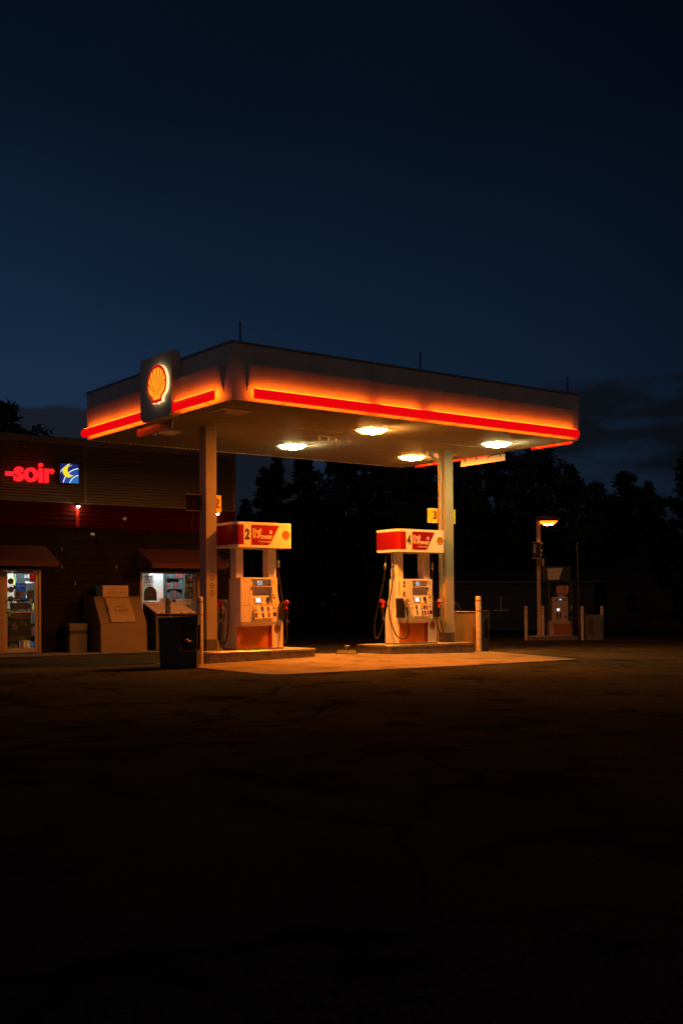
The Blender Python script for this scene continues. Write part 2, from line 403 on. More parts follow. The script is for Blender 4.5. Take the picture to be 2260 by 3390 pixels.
# ------------------------------------------------------------------ canopy
CX0, CX1, CY0, CY1 = -4.27, 4.27, -2.86, 2.86
ZS, ZT = 4.45, 5.41
RED_TUBE = emit('red_lit_cover', (1., .001, .004), .80, (.3, .0, .0))
BACKLIGHT = emit('orange_backlight', (1., .120, .003), 21.0)
SHELL_Y = emit('emblem_lit_yellow', (1., .36, .012), 1.05)
SHELL_R = emit('emblem_lit_red', (.75, .002, .002), .85)
SHELL_S = emit('emblem_lit_edge', (1., .66, .28), 1.5)
def canopy():
    c = thing('canopy', 'white flat petrol station canopy with red glowing light bars and ribbed underside', 'canopy', (0, 0, 0))
    def side(fn, half, rec0, rec1, name='fascia'):
        """fn(s, d, z): s along the side, d inward depth"""
        b = MB(); zr0, zr1, dep = 4.585, 5.04, -.11
        q = lambda s0, s1, z0, d0, z1, d1: b.face([fn(s0, d0, z0), fn(s1, d0, z0), fn(s1, d1, z1), fn(s0, d1, z1)])
        q(-half, half, zr1, 0, ZT, 0)                      # upper band
        q(-half, half, ZS, 0, zr0, 0)                      # bottom band
        q(-half, rec0, zr0, 0, zr1, 0); q(rec1, half, zr0, 0, zr1, 0)
        q(rec0, rec1, zr0, -.002, zr1, dep)                # reflector panel leaning out at its top
        q(rec0, rec1, zr1, 0, zr1, dep)                    # its upper side
        q(rec0, rec1, zr0, 0, zr1, 0)
        for s in (rec0, rec1): b.face([fn(s, 0, zr0), fn(s, 0, zr1), fn(s, dep, zr1)])
        q(-half, half, ZT, 0, ZT, .12); q(-half, half, ZT, .12, ZT-.2, .12)
        q(-half, half, ZS, 0, ZS, .05)                     # bottom return
        o = b.build(name, FASCIA, c)
        t = MB()
        for s in [rec0+(rec1-rec0)*k/6 for k in range(1, 6)]:
            t.face([fn(s-.004, -.002, zr1+.02), fn(s+.004, -.002, zr1+.01), fn(s+.004, -.002, ZT-.01), fn(s-.004, -.002, ZT-.01)])
        t.each('seam', mat('seam_dark', (.25, .245, .24), .6), o)
        cap = MB(); q2 = lambda z0, d0, z1, d1: cap.face([fn(-half, d0, z0), fn(half, d0, z0), fn(half, d1, z1), fn(-half, d1, z1)])
        q2(ZT-.03, -.015, ZT+.012, -.015); q2(ZT+.012, -.015, ZT+.012, .13); q2(ZT-.03, -.015, ZT-.03, -.001)
        cap.build('cap_flashing', mat('cap_flashing', (.20, .20, .20), .4), o)
        return o
    front = lambda s, d, z: (s, CY0+d, z)
    back = lambda s, d, z: (-s, CY1-d, z)
    left = lambda s, d, z: (CX0+d, -s, z)
    right = lambda s, d, z: (CX1-d, s, z)
    side(front, 4.27, -3.97, 4.05); side(left, 2.86, -2.72, 2.585); side(right, 2.86, -2.6, 2.6)
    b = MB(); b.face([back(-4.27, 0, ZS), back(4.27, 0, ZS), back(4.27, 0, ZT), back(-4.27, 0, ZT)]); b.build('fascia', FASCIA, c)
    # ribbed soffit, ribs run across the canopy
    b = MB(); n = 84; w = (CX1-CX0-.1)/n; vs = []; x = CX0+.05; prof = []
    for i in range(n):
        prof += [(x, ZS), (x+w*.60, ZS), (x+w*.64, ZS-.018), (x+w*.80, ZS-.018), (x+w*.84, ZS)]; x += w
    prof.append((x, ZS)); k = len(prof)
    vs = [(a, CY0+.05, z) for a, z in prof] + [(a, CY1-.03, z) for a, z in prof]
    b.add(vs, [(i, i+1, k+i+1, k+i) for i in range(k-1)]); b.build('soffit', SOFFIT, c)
    b = MB()
    for y in (-.95, .62): b.box(CX0+.06, CX1-.06, y-.012, y+.012, ZS-.022, ZS-.0185)
    b.each('soffit_trim', mat('soffit_trim', (.30, .29, .27), .5), c)
    b = MB()
    b.box(CX0+.03, CX1-.03, CY0+.0025, CY0+.05, ZS-.012, ZS+.015); b.box(CX0+.03, CX1-.03, CY1-.03, CY1+.012, ZS-.02, ZS+.02)
    b.box(CX0+.0025, CX0+.05, CY0+.05, CY1-.03, ZS-.012, ZS+.015); b.box(CX1-.05, CX1-.0025, CY0+.05, CY1-.03, ZS-.012, ZS+.015)
    b.build('edge_trim', WHITE, c)
    b = MB(); b.box(CX0+.13, CX1-.13, CY0+.13, CY1-.13, ZT-.22, ZT-.19); b.build('roof_deck', GREYPL, c)
    # light bars
    SEAM = .04
    def bar(fn0, s0, s1, segs, dz=0.):
        fn = lambda s, d, z: fn0(s, d, z+dz)
        """red cover in front, orange lamp strip behind"""
        b = MB(); n = 10
        pr = [(-.10-.085*cos(a), 4.547+.094*sin(a)) for a in [-1.16+2.32*i/n for i in range(n+1)]]
        m = len(pr); vs = [fn(s0, d, z) for d, z in pr]+[fn(s1, d, z) for d, z in pr]
        b.add(vs, [(i, i+1, m+i+1, m+i) for i in range(m-1)], 0, True)
        for s in (s0, s1): b.face([fn(s, d, z) for d, z in pr])
        o = b.build('light_bar', RED_TUBE, c)
        b = MB()
        for a, e in segs:
            b.face([fn(a, -.1365, 4.634), fn(e, -.1365, 4.634), fn(e, -.1365, 4.525), fn(a, -.1365, 4.525)])
        b.build('lamp_strip', BACKLIGHT, o)
        b = MB()
        k = max(2, int((s1-s0)/1.1))
        for i in range(k):
            s = s0+(s1-s0)*(i+.5)/k; b.box(0, 0, 0, 0, 0, 0) if False else None
            v = [fn(s+ds, d, z) for ds in (-.012, .012) for d, z in ((-.001, 4.455), (-.001, 4.475), (-.11, 4.475), (-.11, 4.455))]
            b.add(v, [(0, 1, 2, 3), (4, 5, 6, 7), (0, 1, 5, 4), (1, 2, 6, 5), (2, 3, 7, 6), (3, 0, 4, 7)])
        b.each('bracket', WHITE, o)
    bar(front, -3.93, SEAM, [(-3.9, -1.43), (-1.20, SEAM-.26)]); bar(front, SEAM+.005, 4.09, [(SEAM+.02, 4.05)])
    bar(left, -2.74, .02, [(-2.70, 0)]); bar(left, 1.02, 2.53, [(1.05, 2.5)])
    bar(right, -2.55, -1.35, [(-2.5, -1.4)], -.045); bar(right, -.05, 2.6, [(0, 2.55)], -.045)
    # pillars
    for x, nm in ((-3.07, 0), (3.07, 1)):
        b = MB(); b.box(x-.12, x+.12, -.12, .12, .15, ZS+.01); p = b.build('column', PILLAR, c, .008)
        b = MB(); b.box(x-.126, x+.126, -.126, .126, .13, .36); b.build('column_base', GREYBASE, p, .004)
        b = MB()
        def disc(fn, z):
            ring = [(cos(2*pi*i/20), sin(2*pi*i/20)) for i in range(20)]
            vs = [fn(.056*u, z+.056*v) for u, v in ring]+[fn(.047*u, z+.047*v) for u, v in ring]
            b.add(vs, [(i, (i+1) % 20, 20+(i+1) % 20, 20+i) for i in range(20)])
            b.face([fn(-.03, z+.004), fn(.03, z+.004), fn(.03, z-.004), fn(-.03, z-.004)])
            b.face([fn(-.004, z+.045), fn(.004, z+.045), fn(.004, z-.045), fn(-.004, z-.045)])
        if nm == 0:
            for z in (1.53, 1.385, 1.24): disc(lambda u, v: (x+u+.01, -.1225, v), z)
        else:
            for z in (1.67, 1.51, 1.35): disc(lambda u, v: (x-.1245, -u, v), z)
            b2 = MB(); b2.prism(rrect(-.075, .075, 1.15, 1.80, .03), lambda u, v, w: (x-.12-w, u, v), -.001, .003); b2.build('notice_sheet', mat('notice_sheet', (.80, .76, .66), .5), p)
        b.build('pictogram', mat('pictogram_red', (.06, .006, .005), .5), p)
        if nm == 1:
            b = MB(); xx = x-.165
            b.tube(spline([(x-.43, .02, ZS), (x-.42, .02, 4.37), (x-.36, .01, 4.27), (xx-.03, 0, 4.18), (xx, 0, 4.05)], 4)+[(xx, 0, 3.0), (xx, 0, 1.6), (xx, 0, .5)], .042, 10)
            b.tube([(x-.43, .02, ZS-.005), (x-.43, .02, 4.40), (x-.42, .02, 4.32)], [.075, .07, .045], 10)
            for z in (4.0, 3.35, 2.2): b.tube([(xx, 0, z-.02), (xx, 0, z+.02)], .052, 10)
            b.build('downpipe', PILLAR, p)
    return c
canopy()

def brand_panel():
    t = thing('brand_sign', 'lit yellow and red scallop emblem on a grey panel hung on the canopy edge', 'sign', (-4.27, -.52, 4.39))
    fn = lambda u, v, w: (-w, -u, v)     # facing -X
    b = MB(); pr = [(-.6, 1.17), (.6, 1.17)]+arc(.43, .17, .17, 0, -90, 8)+arc(-.43, .17, .17, -90, -180, 8)
    b.prism(pr, fn, .01, .19); b.build('panel', FASCIA, t, .006)
    g = shell_mesh(lambda u, v, w: (-.19-w, -(u)*1.06-.155, .285+v), .67, .055)
    g.build('emblem', [SHELL_R, SHELL_Y, SHELL_S], t)
brand_panel()

def clearance(x, y0, y1, label, lit):
    t = thing('clearance_sign', label, 'sign', (x, (y0+y1)/2, 4.4), 0, 'clearance signs hanging under the canopy ends')
    h = (y1-y0)/2; s = -1 if lit else 1
    b = MB(); b.box(-.006, .006, -h, h, -.165, -.015); pl = b.build('plate', WHITE, t)
    b = MB()
    for k in range(4):
        y = -h+.13+k*(2*h-.26)/3
        b.box(-.010, .010, y-.025, y+.025, -.05, .0); b.tube([(0, y, 0), (0, y, .05)], .010, 6); b.tube([(-.02, y, -.01), (.02, y, -.01)], .012, 6)
    b.each('hanger', GREYPL, t)
    b = MB(); b.tube([(0, -h+.05, .022), (0, h-.05, .022)], .011, 6); b.build('rail', GREYPL, t)
    text('lettering', 'Hauteur libre', .125, DARKTXT, pl, (-.008, .20, -.09), (pi/2, 0, -pi/2), .001, .012, sx=.86)
    text('lettering', '4,37m', .15, DARKTXT, pl, (-.008, -.42, -.085), (pi/2, 0, -pi/2), .001, .014)
    if not lit: 
        b = MB(); b.box(-.0085, -.0062, -.66, -.19, -.163, -.017); b.build('white_field', mat('white_field', (.20, .20, .19), .5), pl)
        b = MB(); b.box(-.0075, -.0062, -.18, h-.003, -.163, -.017); b.build('orange_field', mat('orange_field', (.16, .012, .008), .5), pl)
    return t
clearance(-4.20, -.70, .73, 'red and white headroom sign hanging under the canopy below the scallop emblem', False)
def clearance_back():
    t = thing('clearance_sign', 'blank pale headroom sign seen from behind, hanging beside the right pillar', 'sign', (4.21, 0, 4.4), 0, 'clearance signs hanging under the canopy ends')
    b = MB(); b.box(-.006, .006, -.74, .71, -.165, -.015); b.build('plate', WHITE, t)
    b = MB()
    for k in range(4):
        y = -.60+k*1.17/3
        b.box(-.012, -.006, y-.02, y+.02, -.06, .0); b.tube([(0, y, 0), (0, y, .05)], .012, 6)
        b.tube([(-.03, y, -.015), (.03, y, -.015)], .014, 6)
    b.each('hanger', GREYPL, t)
    b = MB(); b.tube([(0, -.72, .02), (0, .68, .02)], .011, 6); b.build('rail', GREYPL, t)
clearance_back()

# ceiling lamps
WARM = emit('sodium_lens', (1., .200, .004), 1900.)
COOL = emit('metal_halide_lens', (1., .79, .20), 190.)
WARM_S = emit('sodium_lens_side', (1., .36, .07), 90.)
COOL_S = emit('metal_halide_lens_side', (1., .83, .34), 45.)
OFFL = mat('unlit_lens', (.55, .50, .42), .15, var=.1)
def ceiling_lamp(x, y, m, label):
    t = thing('ceiling_lamp', label, 'ceiling lamp', (x, y, ZS), 0, 'lamps under the canopy')
    b = MB(); b.box(-.30, .30, -.30, .30, -.0225, -.001); b.build('frame', SOFFIT, t, .004)
    b = MB(); a, e = .225, .155
    v = [(-a, -a, -.023), (a, -a, -.023), (a, a, -.023), (-a, a, -.023), (-e, -e, -.085), (e, -e, -.085), (e, e, -.085), (-e, e, -.085)]
    b.add(v, [(0, 1, 5, 4), (1, 2, 6, 5), (2, 3, 7, 6), (3, 0, 4, 7)], 1); b.add(v[4:], [(0, 1, 2, 3)], 0)
    b.build('lens', [m, {'sodium_lens': WARM_S, 'metal_halide_lens': COOL_S}.get(m.name, m)], t)
ceiling_lamp(-.30, -1.60, WARM, 'glowing orange lamp in the middle of the canopy front row')
ceiling_lamp(3.03, 1.10, WARM, 'glowing orange lamp just left of the right pillar top')
ceiling_lamp(-.33, 1.12, COOL, 'greenish white glowing lamp at the back of the canopy left of the cameras')
ceiling_lamp(3.10, -1.60, COOL, 'greenish white glowing lamp near the right front canopy edge')
ceiling_lamp(-3.66, -1.75, OFFL, 'unlit lamp near the front corner of the canopy')
ceiling_lamp(-3.50, 1.0, OFFL, 'unlit lamp behind the hanging headroom sign')

def camera_cluster():
    t = thing('security_camera', 'cluster of three small cameras under the canopy between the lamps', 'camera', (-.55, -.42, ZS))
    b = MB(); b.box(-.24, .24, -.02, .02, -.05, -.002); b.build('bracket', GREYPL, t, .004)
    for k, x in enumerate((-.21, .02, .21)):
        b = MB(); b.tube([(x, 0, -.05), (x, -.01, -.075), (x, -.03, -.10), (x, -.05, -.125)], [.03, .045, .042, .02], 8); b.build('camera_head', mat('camera_shell', (.5, .47, .42), .4), t)
camera_cluster()

for i, (x, lab) in enumerate(((-3.955, 'thin dark rod standing on the near canopy corner'), (.07, 'thin dark rod standing on the middle of the canopy edge'), (4.21, 'thin dark rod standing on the far right canopy corner'))):
    b = MB(); b.tube([(0, 0, -.10), (0, 0, .41)], .014, 8); b.tube([(0, 0, .0), (0, 0, .015)], .035, 8); b.tube([(0, 0, .25), (0, 0, .27)], .017, 8)
    b.tube([(0, 0, -.22), (0, 0, -.09)], .022, 8)
    tag(b.build('lightning_rod', mat('rod_metal', (.05, .05, .055), .5, metal=.5), None, loc=(x, -2.62, 5.415)), lab, 'rod', 'rods on the canopy roof')

def number_sign(x0, x1, n, tx, label, m):
    t = thing('number_sign', label, 'sign', ((x0+x1)/2, .07, 2.83), 0, 'pump number signs on the pillars')
    w = (x1-x0)/2
    b = MB(); b.box(-w, w, -.02, .02, .0, .30); p = b.build('plate', m, t, .004)
    b = MB(); b.box(-w-.003, w+.003, -.023, .023, -.012, -.0005); b.box(-w-.003, w+.003, -.023, .023, .3005, .312); b.each('edge_strip', PALETXT, p)
    text('numeral', n, .25, mat('numeral_red', (.16, .006, .006), .5), p, (tx-(x0+x1)/2, -.0235, .15), extrude=.001, bold=.03)
number_sign(-3.50, -3.195, '1', -3.36, 'plate numbered 1 on the left pillar, coloured dark for shade', mat('number_painted_shade', (.028, .016, .010), .6))  # shade on this plate is put into its dark colour
number_sign(-2.945, -2.745, '2', -2.845, 'orange plate numbered 2 on the left pillar above the pump', NUMYEL)
number_sign(2.60, 2.945, '3', 2.785, 'yellow plate numbered 3 on the left side of the right pillar', NUMYEL)
number_sign(3.195, 3.41, '4', 3.25, 'yellow plate numbered 4 half hidden behind the right pillar', NUMYEL)

# ------------------------------------------------------------------ islands, bollards, pad things
def island(x0, x1, y0, y1, top, label, loc=(0, 0, 0), rz=0, low=-.25, mats=None):
    t = thing('pump_island', label, 'pump island', loc, rz, 'raised kerbs under the pumps')
    b = MB(); b.prism(rrect(x0+.02, x1-.02, y0+.02, y1-.02, .06), XY, top-.03, top); b.build('slab', CONC2, t, .006)
    b = MB(); b.prism(rrect(x0, x1, y0, y1, .08, 5), XY, low, top-.031); k = b.build('kerb', KERBSTEEL if mats is None else mats, t, .004)
    pth = [(x, y, top-.02) for x, y in rrect(x0+.004, x1-.004, y0+.004, y1-.004, .08, 5)]; pth.append(pth[0])
    b = MB(); b.tube(pth, .022, 8, cap=False); b.build('edge_nosing', CHROME, t)
    return t
island(-3.48, -.97, -.62, .58, .14, 'raised steel edged concrete island under pump 2 and the left pillar')
island(.875, 3.37, -.62, .50, .14, 'raised steel edged concrete island under pump 4 and the right pillar')

BOLLARD_PAINT = mat('bollard_sleeve', (.66, .60, .50), .5, var=.25, vscale=9, bump=.1, bscale=40)
def make_bollard(h=1.27):
    t = thing('bollard', None, 'bollard', group='bollards guarding the pump islands')
    b = MB(); b.tube([(0, 0, -.1), (0, 0, h-.03), (0, 0, h-.008), (0, 0, h)], [.062, .062, .055, .03], 20); b.build('sleeve', BOLLARD_PAINT, t)
    for z in (h-.10, h-.33):
        b = MB(); b.tube([(0, 0, z-.011), (0, 0, z+.011)], .0635, 20, cap=False); b.build('band', DRED, t)
    return t
BOL = make_bollard()
def copy_tree(o, parent=None):
    c = o.copy(); col.objects.link(c)
    if parent: c.parent = parent
    for ch in list(o.children): copy_tree(ch, c)
    return c
for i, (x, y, z, lab) in enumerate(((-3.62, -.62, -.095, 'pale bollard in front of the left pillar beside the dark bin'),
        (-3.58, .66, -.11, 'grey bollard in front of the lit shop window'), (3.60, -.47, -.10, 'tall pale bollard right of the right pillar'),
        (13.31, 7.40, -.23, 'dim orange bollard left of the diesel lamp post'), (13.95, 7.25, -.23, 'dim orange bollard just right of the diesel lamp post'),
        (14.81, 6.29, -.25, 'dim bollard right of the diesel pump below the thin pole'), (15.75, 6.25, -.25, 'dim bollard behind the grey cabinet'))):
    o = BOL if i == 0 else copy_tree(BOL)
    o.location = (x, y, z); o['label'] = lab
    if i > 2: o.scale = (.9, .9, .89)

def stand_base():
    t = thing('sign_base', 'low black weighted base with a T handle on the concrete between the pumps', 'base', (.22, -.03, tz(.22, -.03)+.016), R(-37))
    b = MB(); w, d, h = .24, .20, .085
    v = [(-w, -d, 0), (w, -d, 0), (w, d, 0), (-w, d, 0), (-w+.05, -d+.05, h), (w-.05, -d+.05, h), (w-.05, d-.05, h), (-w+.05, d-.05, h)]
    b.add(v, [(0, 1, 2, 3), (4, 5, 6, 7), (0, 1, 5, 4), (1, 2, 6, 5), (2, 3, 7, 6), (3, 0, 4, 7)]); b.build('base', BLACKP, t, .012)
    b = MB(); b.tube([(-.012, 0, h), (-.012, 0, h+.08)], .007, 6); b.tube([(.012, 0, h), (.012, 0, h+.08)], .007, 6); b.tube([(-.055, 0, h+.085), (.055, 0, h+.085)], .008, 6); b.build('handle', CHROME, t)
stand_base()

# ------------------------------------------------------------------ fuel pumps
LCD = emit('pump_lcd_blue', (.06, .15, .30), .5, (.02, .03, .05))
LCDTXT = emit('pump_lcd_digits', (.75, .88, 1.), 1.0)
SCREEN = emit('pump_screen', (.88, .95, 1.), 1.0)
def nozzle(parent, loc, rz, red=True, tilt=0.):
    n = MB()
    n.tube([(0, 0, .22), (.0, -.02, .10), (0, -.035, -.02), (0, -.03, -.12)], [.022, .026, .024, .018], 8)
    n.tube([(0, .0, .22), (0, .06, .18), (0, .10, .08)], .012, 8)
    n.tube([(0, -.05, .16), (0, -.085, .10), (0, -.08, -.02), (0, -.045, -.06)], .007, 6)
    o = n.build('nozzle', BLACKP, parent); o.location = loc; o.rotation_euler = (tilt, 0, rz)
    b = MB(); b.rbox((0, -.045, .20), (.075, .11, .075), rx=R(-25)); b.rbox((0, -.03, .12), (.058, .06, .12), rx=R(-8))
    b.build('grip_cover', NOZRED if red else GREYPL, o, .012)
    b = MB(); b.tube([(0, -.03, -.12), (0, -.03, -.20)], .017, 8); b.tube([(0, -.03, -.15), (0, -.03, -.165)], .022, 8); b.build('swivel', CHROME, o)
    return o
def hose(parent, pts, bk=True):
    b = MB(); b.tube(spline(pts, 8), .0135, 8); o = b.build('hose', RUBBER, parent)
    if bk:
        p = Vector(pts[0]); q = Vector(pts[1]); d = (q-p).normalized()
        b = MB(); s = p+d*.22
        b.tube([s, s+d*.05, s+d*.06, s+d*.12, s+d*.13, s+d*.16], [.020, .026, .031, .031, .022, .020], 10); b.build('breakaway_coupling', CHROME, o)
    return o
def fuel_pump(x, num, label, grades, hoses, extra):
    t = thing('fuel_pump', label, 'fuel pump', (x, 0, .145), 0, 'fuel pumps under the canopy')
    # body: waisted outline extruded front to back
    half = [(.54, 0), (.54, .52), (.53, .62), (.505, .75), (.47, .88), (.435, 1.0), (.415, 1.12), (.41, 1.40)]
    pr = half + [(-a, z) for a, z in reversed(half)]
    b = MB(); b.prism(pr, XZ, -.23, .23); body = b.build('body', WHITE, t, .018, 3)
    b = MB(); b.box(-.555, .555, -.245, .245, 0, .02); b.build('plinth', GREYPL, t)
    for s in (-1, 1):
        x0, x1 = (-.47, -.30) if s < 0 else (.29, .47)
        b = MB(); b.box(x0, x1, -.11, .11, 1.39, 1.985); b.build('column', WHITE, t, .012)
    b = MB(); b.box(.285, .2895, -.08, .02, 1.45, 1.9); b.build('column_notice', mat('notice_sheet', (.80, .76, .66), .5), t)
    # skirt panels
    b = MB(); b.box(-.535, .185, -.236, -.2305, .03, .455); b.build('skirt_panel', PANEL, t, .003)
    b = MB(); b.box(.187, .28, -.2355, -.2305, .03, .455); b.build('skirt_stripe', DRED, t, .002)
    b = MB(); b.box(-.535, .535, -.2315, -.2295, .536, .542)
    for s in (-.5, .33): b.tube([(s, -.234, .50), (s, -.23, .50)], .012, 8)
    b.build('panel_seam', GREYPL, t)
    shell_mesh(lambda u, v, w: (.405+u, -.231-w, .315+v), .145, .003).build('emblem', [DRED, YELL, DRED], t)
    # control head
    b = MB(); pr = [(-.33, .56), (-.33, 1.40), (.05, 1.40), (.05, .44), (-.235, .44)]
    x0, x1 = -.50, .33
    def hole(xa, xb, za, zb, d):   # sunk window in the head front
        return xa, xb, za, zb, d
    wins = [(-.23, .205, 1.235, 1.365), (-.235, .215, .865, 1.20)]
    zs = [.56, .865, 1.20, 1.235, 1.365, 1.40]
    fy = -.33
    b.box(x0, x1, -.20, .10, .545, 1.395)
    b.box(x0, x1, fy, -.2005, .54, .865); b.box(x0, x1, fy, -.2005, 1.20, 1.235); b.box(x0, x1, fy, -.2005, 1.365, 1.40)
    for za, zb, xa, xb in ((1.235, 1.365, -.23, .205), (.865, 1.20, -.235, .215)):
        b.box(x0, xa, fy, -.2005, za, zb); b.box(xb, x1, fy, -.2005, za, zb)
    b.add([(x0, fy, .54), (x1, fy, .54), (x1-.10, -.235, .45), (x0+.10, -.235, .45), (x0, -.2305, .54), (x1, -.2305, .54)], [(0, 1, 2, 3), (0, 3, 4), (1, 5, 2), (3, 2, 5, 4)])
    head = b.build('control_head', WHITE, t)
    b = MB(); b.box(x0+.0, x1, fy-.001, fy+.0, .857, .861); b.box(.222, .226, fy-.002, fy, .56, 1.40); b.box(-.30, -.297, fy-.002, fy, .56, 1.40); b.build('panel_joint', GREYPL, head)
    b = MB(); b.box(-.25, .225, fy-.03, fy-.0005, 1.222, 1.236); b.box(-.245, .215, fy-.018, fy-.0005, 1.366, 1.376); b.build('display_lip', WHITE, head, .003)
    b = MB(); b.box(-.228, .203, -.225, -.2008, 1.237, 1.363); d = b.build('display', mat('display_face', (.45, .42, .38), .3), head)
    b = MB(); b.box(-.075, .055, -.2275, -.2255, 1.245, 1.352); b.build('lcd', LCD, d)
    text('digits', '69.13', .062, LCDTXT, d, (.0, -.2295, 1.318), extrude=.0006, bold=.02, sx=.85)
    text('digits', '38.765', .042, LCDTXT, d, (.005, -.2295, 1.270), extrude=.0006, bold=.02, sx=.9)
    # payment bay: sloped shelf
    b = MB(); b.prism([(-.201, 1.17), (-.225, 1.08), (-.285, 1.045), (-.322, .868), (-.201, .868)], YZ, -.232, .212); bay = b.build('payment_bay', WHITE, head, .006)
    b = MB(); b.rbox((-.09, -.306, .955), (.20, .012, .13), rx=R(-12)); b.build('screen_bezel', mat('bezel_tan', (.50, .44, .35), .4), bay, .004)
    b = MB(); b.rbox((-.09, -.315, .955), (.112, .006, .085), rx=R(-12)); b.build('screen', SCREEN, bay)
    b = MB()
    for s in (-.175, -.005):
        for k in range(4): b.rbox((s, -.3145, .925+k*.02), (.018, .006, .009), rx=R(-12))
    b.each('side_key', DARKTXT, bay)
    b = MB(); b.rbox((.135, -.308, .975), (.065, .02, .085), rx=R(-12)); b.build('card_reader', BLACKP, bay, .004)
    b = MB(); b.rbox((.14, -.314, .925), (.065, .03, .02), rx=R(10)); b.rbox((.14, -.313, .895), (.06, .02, .03), rx=R(-20)); b.build('receipt_slot', GREYPL, bay, .004)
    # grade buttons on a bulged keypad
    b = MB(); b.prism([(-.331, .85), (-.345, .80), (-.375, .66), (-.385, .62), (-.365, .57), (-.331, .56)], YZ, -.21, .20); kp = b.build('grade_panel', WHITE, head, .006)
    cm = {'y': YELL, 'k': BLACKP, 'r': mat('grade_red', (.40, .012, .012), .4)}
    for gx, g in grades:
        def on(z): return -.333-(.85-z)*.19
        b = MB(); b.rbox((gx, on(.80)-.004, .80), (.052, .006, .07), rx=R(-11)); k = b.build('grade_label', cm[g], kp)
        b = MB(); b.rbox((gx, on(.745)-.004, .745), (.05, .007, .04), rx=R(-11)); b.build('price_window', BLACKP, k)
        b = MB(); b.rbox((gx, on(.742)-.0085, .742), (.034, .003, .018), rx=R(-11)); b.build('price_digits', emit('price_digits', (.8, .82, .75), .45), k)
        b = MB(); b.rbox((gx, on(.665)-.007, .668), (.048, .014, .085), rx=R(-11)); b.build('grade_button', BLACKP if g != 'r' else cm['r'], k, .004)
        b = MB(); b.rbox((gx+.004, on(.658)-.0165, .66), (.030, .004, .036), rx=R(-11)); b.build('button_cap', {'y': mat('cap_orange', (.75, .14, .02), .4), 'k': GREYPL, 'r': mat('cap_red', (.70, .08, .05), .4)}[g], k)
    b = MB(); b.prism([(-.386, .615), (-.41, .612), (-.41, .600), (-.36, .565), (-.34, .565)], YZ, -.215, .205); b.build('keypad_shelf', WHITE, head, .004)
    b = MB(); b.box(-.06, .06, -.412, -.409, .602, .609); b.build('slot', BLACKP, head)
    b = MB(); b.tube([(.27, fy-.004, .80), (.27, fy, .80)], .018, 10); b.tube([(-.40, fy-.004, 1.31), (-.40, fy, 1.31)], .009, 8); b.tube([(-.40, fy-.004, .64), (-.40, fy, .64)], .009, 8); b.box(.245, .315, fy-.004, fy, .645, .715); b.each('lock', BLACKP, head)
    b = MB()
    for k in range(5): b.box(.235, .28, fy-.002, fy, 1.255+k*.022, 1.263+k*.022)
    b.box(.235, .30, fy-.002, fy, 1.03, 1.035); b.box(.235, .30, fy-.002, fy, 1.045, 1.05); b.box(-.46, -.40, fy-.002, fy, 1.365, 1.372)
    b.each('fine_print', mat('fine_print', (.35, .30, .25), .6), head)
    b = MB(); b.box(.232, .255, fy-.003, fy, 1.055, 1.075); b.box(.235, .30, fy-.002, fy, .99, 1.015); b.build('red_sticker', DRED, head)
    # nozzle boots
    for s, z0, z1, yy in ((-1, .565, .985, -.335), (1, .57, .90, -.27)):
        b = MB(); xc = -.555 if s < 0 else .50
        if extra.get('left', True) or s > 0:
            b.prism([(-.06, z0), (.055, z0), (.05, z1-.1), (.0, z1), (-.07, z1), (-.06, z0+.2)] if s < 0 else [(-.055, z0), (.05, z0), (.045, z1), (-.055, z1)], lambda u, v, w: (xc+u, w, v), yy-.06, yy+.105)
            b.build('nozzle_boot', BLACKP, t, .01)
    if extra.get('left', True):
        n = nozzle(t, (-.49, -.40, .72), R(30), False, R(-6))
        b = MB(); b.tube([(-.44, -.42, .78), (-.34, -.44, .775)], .008, 6); b.tube([(-.335, -.44, .775), (-.32, -.44, .775)], .02, 8); b.build('hook', NOZRED, t)
        b = MB(); b.box(-.535, -.43, -.2345, -.2305, 1.12, 1.35); b.build('safety_notice', mat('notice_tan', (.62, .50, .36), .6), t)
        for z, h in ((1.22, .13), (1.02, .11)):
            b = MB(); b.box(-.497, -.445, fy-.004, fy-.0005, z, z+h); b.build('warning_sticker', mat('sticker_dark', (.14, .05, .035), .5), t)
            b = MB(); b.box(-.492, -.450, fy-.006, fy-.0042, z+h*.35, z+h*.5); b.build('sticker_stripe', mat('sticker_pale', (.55, .45, .35), .5), t)
    nozzle(t, (.535, -.31, .70), R(-20) if num == '4' else R(40), True, R(-8))
    nozzle(t, (-.62, .17, .72), R(-95), True)
    for h in hoses: hose(t, h)
    # illuminated-style sign box on top
    s = MB(); s.prism(rrect(-.67, .67, -.41, .41, .10, 5), XY, 1.98, 2.47); sg = s.build('sign_box', WHITE, t, .008)
    s = MB()
    path = [(-.475, -.41)]+[(-x2, y2) for x2, y2 in []]+arc(-.57, -.31, .10, -90, -180, 6)+arc(-.57, .31, .10, 180, 90, 6)+[(-.475, .41)]
    out = []
    for i, (px, py) in enumerate(path):
        a = path[max(i-1, 0)]; e = path[min(i+1, len(path)-1)]; dx, dy = e[0]-a[0], e[1]-a[1]; l = math.hypot(dx, dy)
        nx, ny = dy/l, -dx/l
        if nx*(px+.3)+ny*py < 0: nx, ny = -nx, -ny
        out.append((px+nx*.004, py+ny*.004))
    n = len(out); s.add([(a, e, 2.035) for a, e in out]+[(a, e, 2.415) for a, e in out], [(i, i+1, n+i+1, n+i) for i in range(n-1)], 0, True); s.build('end_wrap', RED, sg)
    text('numeral', num, .27, DARKTXT, sg, (-.392, -.4135, 2.225), extrude=.001, bold=.045, sx=.74)
